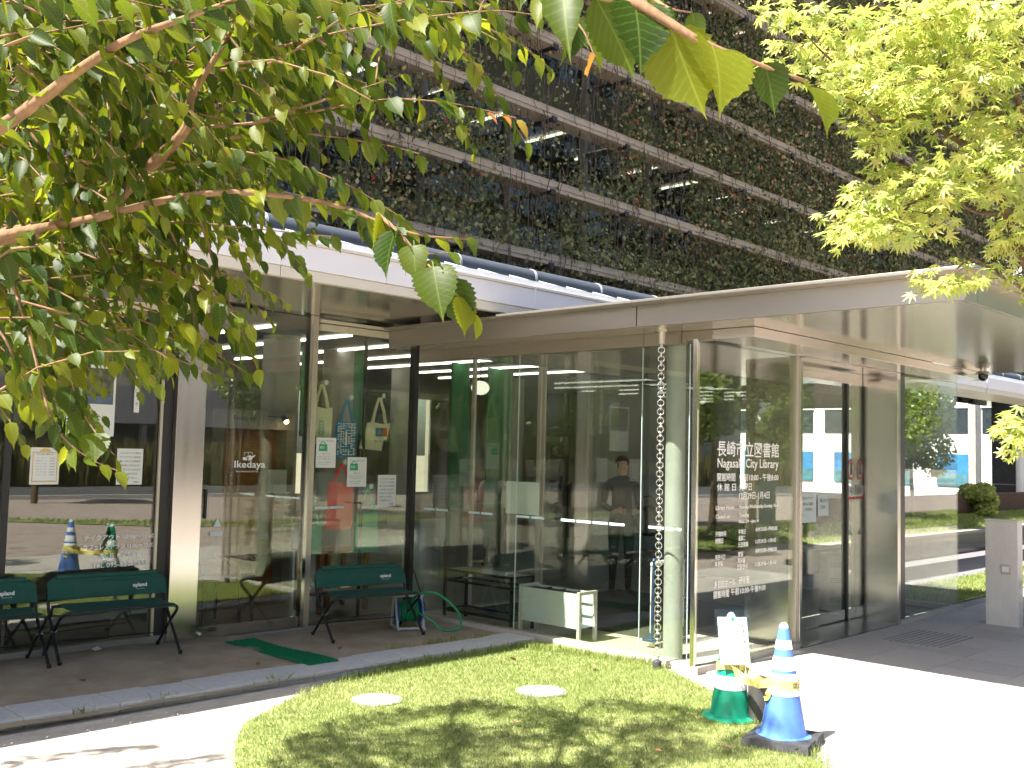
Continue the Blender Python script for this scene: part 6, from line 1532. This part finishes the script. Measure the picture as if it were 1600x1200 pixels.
EL = np.array(ELM['limb'][0][0])
elm = thing('elm_tree', 'leafy tree with toothed leaves overhanging from the left and above', 'tree', (float(EL[0]) - .12, float(EL[1]) + .1, 0.0))
EB = Vector(elm.location)
def loc(pts, base): return [Vector(p) - base for p in pts]
MB().tube(loc(bez([tuple(EB), (EB.x + .02, EB.y - .02, .8), (EB.x + .06, EB.y - .05, 1.6), (EB.x + .12, EB.y - .1, float(EL[2])), (EB.x + .22, EB.y - .12, 3.2), (EB.x + .3, EB.y + .1, 4.6)], 6), EB), [.13 - .10 * i / 30 for i in range(31)], 14).build('trunk', 'bark', elm, smooth=True)
out = [[], [], [], [], [], []]
for k, l in enumerate(ELM['limb']):
    P = bez(l, 6); n = len(P); r0 = (.028, .020, .015, .016)[k]
    MB().tube(loc(P, EB), [max(.0022, r0 * (1 - i / n) ** .9) for i in range(n)], 9).build('branch', 'bark', elm, smooth=True)
grow_leaves(ELM['limb'][0][5:], .042, .088, .55, .8, out)
grow_leaves(ELM['limb'][1][2:], .045, .088, .5, .8, out)
grow_leaves(ELM['limb'][2][2:], .034, .082, .75, .7, out)
grow_leaves(ELM['limb'][3][4:], .052, .105, .95, .8, out, skip=.10, wide=1)
for k, l in enumerate(ELM['twig']):
    P = bez(l, 5); n = len(P)
    MB().tube(loc(P, EB), [max(.0012, .0045 * (1 - i / n)) for i in range(n)], 6).build('branch', 'bark', elm, smooth=True)
    grow_leaves(l, .034, (.078, .074, .082, .078, .074)[k % 5] * (1.3 if k in (10,) else 1.0), .8, .55, out, endmat=.90 if k in (0, 18) else None, wide=1 if k in (10, 6, 7) else 0)
tw = MB()
rr = np.random.default_rng(21)
for p in ELMFILL:
    p = np.array(p); d = np.array([.45, -.35, -.12]) + rr.normal(0, .35, 3); L = rr.uniform(.22, .5)
    d /= np.linalg.norm(d)
    l = [p, p + d * L * .35 + (0, 0, .015), p + d * L * .7 + (0, 0, -.01), p + d * L + (0, 0, -.06)]
    tw.tube(loc(l, EB), [.0035, .003, .002, .001], 5)
    # the rest of the way back to a bough
    grow_leaves(l, .031, rr.uniform(.060, .088), .75, .6, out)
# the crown above the picture
rr2 = np.random.default_rng(8)
for k in range(9):
    q = [(EB.x + .15, EB.y - .08, 2.4 + .2 * k), (EB.x + .5 + .1 * k, EB.y + rr2.uniform(-.3, .8), 3.3 + .15 * k), (EB.x + rr2.uniform(.9, 2.0), EB.y + rr2.uniform(-.4, 2.0), 4.2 + .1 * k), (EB.x + rr2.uniform(1.6, 2.9), EB.y + rr2.uniform(-.2, 2.3), 4.6 + .1 * k)]
    P = bez(q, 6)
    X_, Y_, Z_ = project(np.array([tuple(v) for v in P]))
    if ((X_ > 0) & (X_ < 1600) & (Y_ > 0)).any(): continue
    MB().tube(loc(P, EB), [max(.004, .022 * (1 - i / len(P))) for i in range(len(P))], 8).build('branch', 'bark', elm, smooth=True)
# feathered boughs high above the lawn: flat sprays of side twigs, which throw the branch shadows
BOUGHS = [((4.0, 5.35), (5.1, 5.15), .16), ((5.0, 5.25), (5.25, 4.35), .20), ((3.6, 5.2), (4.6, 4.75), .24), ((3.3, 4.9), (4.9, 4.2), .30), ((4.4, 4.7), (5.6, 3.9), .22),
          ((5.7, 4.65), (6.15, 3.95), .15), ((5.2, 3.95), (6.2, 3.75), .22), ((4.6, 3.8), (5.9, 3.25), .26), ((2.15, 6.0), (3.1, 5.75), .07), ((2.05, 5.6), (3.2, 5.35), .10), ((2.3, 5.3), (3.0, 5.05), .10), ((3.4, 4.35), (4.6, 3.6), .3)]
for k, (ga, gb, wd) in enumerate(BOUGHS):
    zz = 5.15 + .12 * (k % 4)
    A0 = np.array([ga[0] - .7 * zz, ga[1] + .1 * zz, zz]); B0 = np.array([gb[0] - .7 * zz, gb[1] + .1 * zz, zz + rr2.uniform(-.1, .1)])
    mid = (A0 + B0) / 2 + np.array([rr2.uniform(-.1, .1), rr2.uniform(-.1, .1), .12])
    l = [tuple(A0), tuple(mid), tuple(B0)]
    X_, Y_, Z_ = project(np.array(l))
    P = bez([(EB.x + .25, EB.y, 3.6 + .1 * k)] + l, 6)
    X_, Y_, Z_ = project(np.array([tuple(v) for v in P]))
    MB().tube(loc(P, EB), [max(.004, .026 * (1 - i / len(P))) for i in range(len(P))], 8).build('branch', 'bark', elm, smooth=True)
    Q = resample(l, .055)
    ax = (B0 - A0); ax /= np.linalg.norm(ax); sd = np.cross(ax, (0, 0, 1.0))
    for i in range(len(Q)):
        for s in (-1, 1):
            if rr2.uniform() < .12: continue
            L = wd * rr2.uniform(.6, 1.4) * (1.1 - .5 * i / len(Q))
            d = ax * .6 + sd * s + np.array([0, 0, rr2.normal(0, .15)]); d /= np.linalg.norm(d)
            tl = [Q[i], Q[i] + d * L * .5, Q[i] + d * L]
            tw.tube(loc(tl, EB), [.0035, .0025, .001], 4)
            grow_leaves(tl, .032, rr2.uniform(.075, .095), .2, .8, out)
tag(tw.build('twigs', 'bark', elm), kind='stuff')
A = [np.array(a) for a in out]
hi = [leaf_mesh(24, f, d, .07, w) for f, d, w in ((.35, .12, .26), (.55, .05, .22), (.2, .28, .29), (.45, .35, .24), (.25, .15, .39), (.4, .25, .36))]
lo = [leaf_mesh(10, f, d, .06, w) for f, d, w in ((.35, .12, .26), (.5, .3, .23), (.25, .2, .29))]
foliage(elm, A, hi, lo, ['elm_leaf', 'autumn_leaf'])

# a few dry leaves dropped on sand and lawn
V, F = leaf_mesh(12, .5, -.25, .06, .30)
dl = bpy.data.meshes.new('fallen_leaf'); dl.from_pydata([tuple(v) for v in V], [], [tuple(f) for f in F]); dl.materials.append(MATS['dry_leaf']); dl.update()
for (x, y, z, k) in ((3.36, 7.45, .035, 0), (4.6, 7.1, .03, 0), (5.5, 7.25, .03, 0), (2.9, 7.6, .05, 0), (5.4, 3.35, .035, 1), (5.05, 3.6, .035, 1), (6.3, 5.9, .035, 1), (6.6, 5.3, .035, 1), (4.9, 4.6, .035, 1), (5.7, 3.05, .035, 1)):
    o = link('fallen_leaf', dl); o.location = (x, y, z); o.rotation_euler = (random.uniform(-.4, .4), random.uniform(-.4, .4), random.uniform(0, 6)); o.scale = [random.uniform(.05, .08)] * 3
    tag(o, ('dry brown leaf fallen on the sandy strip', 'dry brown leaf fallen on the lawn')[k], 'leaf', ('dry leaves on the sand', 'dry leaves on the lawn')[k])

ML = MAPLE['limb'][0][0]
mpl = thing('maple_tree', 'sunlit yellow-green maple reaching in from the right edge', 'tree', (ML[0] + .25, ML[1] - .35, 0.0))
BB = Vector(mpl.location)
MB().tube(loc(bez([tuple(BB), (BB.x - .05, BB.y + .08, .6), (BB.x - .15, BB.y + .22, 1.2), tuple(ML)], 6), BB), [.06 - .025 * i / 19 for i in range(19)], 12).build('trunk', 'bark_maple', mpl, smooth=True)
out = [[], [], [], [], [], []]
for k, l in enumerate(MAPLE['limb']):
    P = bez(l, 6); n = len(P); r0 = .024 if k == 0 else .016 if k == 1 else .007
    MB().tube(loc(P, BB), [max(.0014, r0 * (1 - i / n) ** .8) for i in range(n)], 8).build('branch', 'bark_maple', mpl, smooth=True)
tw = MB()
def spray(p, n, rad):
    for i in range(n):
        a = RNG.uniform(0, 2 * math.pi); r = rad * math.sqrt(RNG.uniform())
        q = np.array(p) + np.array([r * math.cos(a), r * math.sin(a), RNG.normal(0, .018)])
        D = np.array([math.cos(a), math.sin(a), -.55 + RNG.normal(0, .25)]) + RNG.normal(0, .35, 3)
        Nn = np.array([-.15, -.1, 1.0]) + RNG.normal(0, .38, 3)
        out[0].append(q); out[1].append(D); out[2].append(Nn); out[3].append(RNG.uniform(.030, .048)); out[4].append(0); out[5].append(0)
        if i % 3 == 0: tw.tube(loc([p, q], BB), [.0014, .0007], 4)
for p in MAPLEFILL: spray(p, 13, .085)
for k, l in enumerate(MAPLE['limb']):
    P = resample(l, .07)
    for i in range(len(P) // 3, len(P)): spray(P[i] + RNG.normal(0, .02, 3), 4, .06)
# crown out of the picture
for k in range(22):
    p = np.array([BB.x - .6 + rr2.uniform(-.2, 1.6), BB.y + rr2.uniform(-1.4, .3), rr2.uniform(2.2, 4.4)])
    X_, Y_, Z_ = project(p[None])
    if 0 < X_[0] < 1650 and Y_[0] > -60: continue
    spray(p, 12, .12)
tag(tw.build('twigs', 'bark_maple', mpl), kind='stuff')
A = [np.array(a) for a in out]
hi = [maple_mesh(.12), maple_mesh(.32), maple_mesh(.22)]
foliage(mpl, A, hi, hi, ['maple_leaf'])

# ================================================================== BEYOND: right-hand background
rw = thing('retaining_wall', 'low dark granite wall with pale coping beyond the vestibule', 'wall', (0, 0, 0))
for i in range(9):
    a = 13.6 + i * 1.8
    MB().box(a, 7.65, -0.03, a + 1.795, 7.80, 0.36).build('wall_panel', 'granite_dark', rw)
    MB().box(a, 7.62, 0.361, a + 1.795, 7.86, 0.42).build('coping', 'concrete', rw, bevel=.004)
sheet('side_path', [(13.05, 5.95), (60, 6.5), (60, 7.64), (13.05, 7.64)], -0.01, 'path')
sheet('side_lawn', [(13.05, 4.95), (60, 4.95), (60, 6.48), (13.05, 5.93)], 0.0, 'soil_under_lawn')
bank = []
for i in range(21):
    x = 13.6 + i * .8
    bank += [(x, 7.83, .38), (x, 8.15, .50), (x, 8.75, .62)]
bf = []
for i in range(20):
    for q in (0, 1): bf.append((3 * i + q, 3 * i + 3 + q, 3 * i + 4 + q, 3 * i + 1 + q))
struct('grass_bank', MB().add(bank, bf), 'soil_under_lawn')
n = 16000
P = np.stack([RNG.uniform(13.05, 24, n), RNG.uniform(4.98, 6.2, n), np.zeros(n)], 1)
P = P[P[:, 1] < 5.93 + (P[:, 0] - 13) * .012]
y_ = RNG.uniform(7.84, 8.7, 14000); x_ = RNG.uniform(13.6, 29.5, 14000)
Pb = np.stack([x_, y_, np.interp(y_, [7.83, 8.15, 8.75], [.38, .50, .62])], 1)
tag(blades('side_grass', np.concatenate([P, Pb]), .03, .07, .005, 'grass', .8), 'bright grass beside the path beyond the vestibule', 'grass', kind='stuff')
def leafball(name, label, cat, c, rx, rz_, n, size, mat, trunk=None, group=None, seed=1, lobes=7):
    """tree or bush: trunk, limbs and a crown of leaf-sized faces in uneven clumps"""
    rg = np.random.default_rng(seed)
    t = thing(name, label, cat, (c[0], c[1], 0), 0, group)
    cz = c[2]
    if trunk:
        MB().tube(bez([(0, 0, -.05), (.03, .02, cz * .35), (-.02, .03, cz * .7), (.02, 0, cz + rz_ * .5)], 5), [trunk * (1 - .7 * i / 15) for i in range(16)], 10).build('trunk', 'bark_maple', t, smooth=True)
    cl = []
    for i in range(lobes):
        a = 2 * math.pi * i / lobes + rg.uniform(-.4, .4); r = rx * rg.uniform(.3, .75)
        q = np.array([r * math.cos(a), r * math.sin(a), cz + rz_ * rg.uniform(-.6, .8)]); cl.append(q)
        if trunk: MB().tube([(0, 0, cz * .75), tuple(q * np.array([.5, .5, 1]) - np.array([0, 0, rz_ * .15])), tuple(q)], [trunk * .4, trunk * .25, trunk * .08], 6).build('limb', 'bark_maple', t, smooth=True)
    cl = np.array(cl)
    k = rg.integers(0, lobes, n)
    d = rg.normal(0, 1, (n, 3)); d /= np.linalg.norm(d, axis=1)[:, None]
    P = cl[k] + d * (rg.uniform(.35, 1, n) ** .6)[:, None] * np.array([rx * .5, rx * .5, rz_ * .45])
    P[:, 2] = np.maximum(P[:, 2], .05)
    nr = rg.normal(0, 1, (n, 3)) + d * .5 + (0, 0, .4); nr /= np.linalg.norm(nr, axis=1)[:, None]
    a_ = rg.normal(0, 1, (n, 3)); a_ -= nr * (a_ * nr).sum(1)[:, None]; a_ /= np.linalg.norm(a_, axis=1)[:, None]; b_ = np.cross(nr, a_)
    s = size * rg.uniform(.6, 1.3, n)[:, None]
    V = np.stack([P - a_ * s, P + b_ * s * .6, P + a_ * s, P - b_ * s * .6], 1).reshape(-1, 3)
    o = np_mesh('crown', V, np.arange(4 * n).reshape(-1, 4), mat, np.repeat(rg.uniform(size=n), 4), t)
    tag(o, kind='stuff')
    return t
leafball('bush', 'rounded clipped green bush on the bank beyond the marble post', 'bush', (24.7, 8.62, .95), .5, .4, 5000, .045, 'grass', None, seed=3, lobes=9)
# low brick wall and dark structure behind the bank
t = thing('brick_wall', 'dark brown brick wall behind the grass bank', 'wall')
MB().box(13.6, 8.78, 0, 29.5, 9.0, 1.05).build('wall', 'brickwall', t)
t = thing('dark_building', 'dark tiled building corner with a pale pipe at the right', 'building')
MB().box(30.0, 2.0, 0, 36, 10.1, 4.2).build('wall', 'facade_dark', t)
for z in (1.2, 2.4, 3.6):
    MB().box(29.985, 2.0, z, 29.999, 10.1, z + .03).build('tile_joint', 'concrete', t)
MB().tube([(29.85, 9.3, 0), (29.85, 9.3, 2.6)], .12, 14).build('pipe', 'facade_white', t, smooth=True)
MB().tube([(29.85, 7.6, 0), (29.85, 7.6, 3.6)], .09, 14).build('pipe', 'facade_white', t, smooth=True)
t = thing('white_building', 'sunlit white building with blue display pictures beyond the walk', 'building')
MB().box(38, 11.0, 0, 50, 26.0, 9.0).build('wall', 'facade_white', t)
rr = random.Random(9)
for i in range(7):
    y = 11.6 + i * 2.0
    MB().box(37.96, y, 0.95, 37.995, y + 1.1, 2.1).build('display_picture', 'poster_blue', t)
    MB().box(37.95, y, 0.95, 37.958, y + 1.1, 1.4).build('picture_base', 'poster_teal', t)
    w = MB().box(37.97, y, 2.85, 37.995, y + 1.5, 3.75).build('window', 'far_window', t)
    MB().box(37.94, y - .05, 3.76, 37.99, y + 1.55, 3.84).build('window_frame', 'bin_grey', w)
    MB().box(37.97, y, 6.4, 37.995, y + 1.5, 7.6).build('window', 'far_window', t)
MB().box(37.7, 11.0, 5.5, 37.999, 26.0, 5.7).build('ledge', 'facade_beige', t)
MB().box(37.8, 11.0, 0.0, 37.999, 26.0, 0.5).build('base_course', 'facade_dark', t)
for y in (13.2, 17.2):
    MB().box(37.6, y, 0, 37.7, y + .25, 5.4).build('pier', 'concrete', t)
leafball('garden_tree', 'slender yellow-green tree seen through the vestibule glass', 'tree', (20.6, 8.45, 2.4), .9, 1.2, 5000, .06, 'street_leaf', .06, seed=12)

# ================================================================== BEHIND THE CAMERA (what the glass mirrors)
n = 30000
P = np.stack([RNG.uniform(8.5, 40, n), RNG.uniform(-7.4, -1.0, n), np.zeros(n)], 1)
P = P[in_poly(P[:, :2], [(9, -7.4), (13, -4.6), (40, -5.4), (40, -1.2), (24, -2.0), (17, -1.0), (11, -4.0), (8.5, -6.8)])]
tag(blades('plaza_grass', P, .03, .08, .012, 'grass', .8), 'grass bed on the plaza mirrored in the glass front', 'grass', kind='stuff')
for i, (x, y, z, rx, rz_, lab) in enumerate(((13.6, -1.2, 3.3, 1.5, 1.5, 'small tree nearest the paving in the mirrored garden'), (17.2, -0.6, 3.0, 1.5, 1.4, 'small tree beside the teal sign in the mirrored garden'), (15.5, -5.8, 3.4, 1.7, 1.7, 'street tree at the road end of the mirrored lawn'), (18.0, -3.0, 3.2, 1.6, 1.5, 'plaza tree nearest the vestibule in the mirrored lawn'), (21.5, -4.2, 3.6, 1.9, 1.8, 'middle tree of the mirrored lawn'),
                                       (26.0, -4.0, 3.4, 1.8, 1.7, 'farther tree on the mirrored lawn'), (31.0, -4.6, 3.6, 2.0, 1.9, 'farthest tree on the mirrored lawn'), (12.0, -13.5, 3.8, 1.5, 2.2, 'tall tree beside the road kerb'))):
    leafball('street_tree', lab, 'tree', (x, y, z), rx, rz_, 5200, .085, 'street_leaf', .10, 'trees mirrored in the glass', 30 + i)
n = 26000
P = np.stack([RNG.uniform(-15, 75, n), RNG.uniform(-27.6, -25.4, n), np.zeros(n)], 1)
tag(blades('median_planting', P, .8, 2.1, .05, 'dry_grass', .35), 'tall dry planting along the road median', 'planting', kind='stuff')
t = thing('office_building', 'wide pale office building across the road', 'building', (0, 0, 0))
MB().box(-40, -60, 0, 70, -41.0, 14).build('wall', 'facade_beige', t)
MB().box(-40, -41.0, 0, 70, -40.6, 2.9).build('ground_floor', 'facade_dark', t)
MB().box(-40, -41.0, 2.9, 70, -40.0, 5.1).build('white_band', 'facade_purple', t)
for i in range(30):
    x = -38 + i * 3.5
    MB().box(x, -40.99, 7.6, x + 2.9, -40.9, 9.6).build('window', 'far_window', t)
    MB().box(x, -40.99, 11.0, x + 2.9, -40.9, 13.0).build('window', 'far_window', t)
    MB().box(x, -40.6, 0, x + .3, -40.3, 2.9).build('pier', 'facade_purple', t)
t = thing('parked_car', 'white saloon car passing behind the road median', 'car', (27.0, -31.0, 0))
prof = [(-2.2, .35), (2.2, .35), (2.25, .75), (1.9, .92), (1.15, 1.0), (.55, 1.45), (-.85, 1.48), (-1.55, 1.05), (-2.15, .95), (-2.25, .6)]
mb = MB().prism(prof, -.85, .85); mb.v = [(x, z, y) for x, y, z in mb.v]; mb.build('body', 'car_white', t, bevel=.06)
mb = MB().prism([(.95, 1.04), (.5, 1.38), (-.8, 1.41), (-1.3, 1.06)], -.87, .87); mb.v = [(x, z, y) for x, y, z in mb.v]; mb.build('side_window', 'car_glass', t)
for x in (-1.4, 1.4):
    for y in (-.8, .8):
        MB().tube([(x, y - .1, .32), (x, y + .1, .32)], .32, 18).build('wheel', 'rubber', t, smooth=True)
t = thing('teal_sign', 'small teal sign panel on the mirrored lawn', 'sign', (19.5, -1.6, 0))
MB().box(-.3, 0, .4, .3, .05, 1.3).build('panel', 'poster_teal', t)
for x in (-.25, .25): MB().tube([(x, .03, 0), (x, .03, .4)], .02, 8).build('leg', 'galv', t)
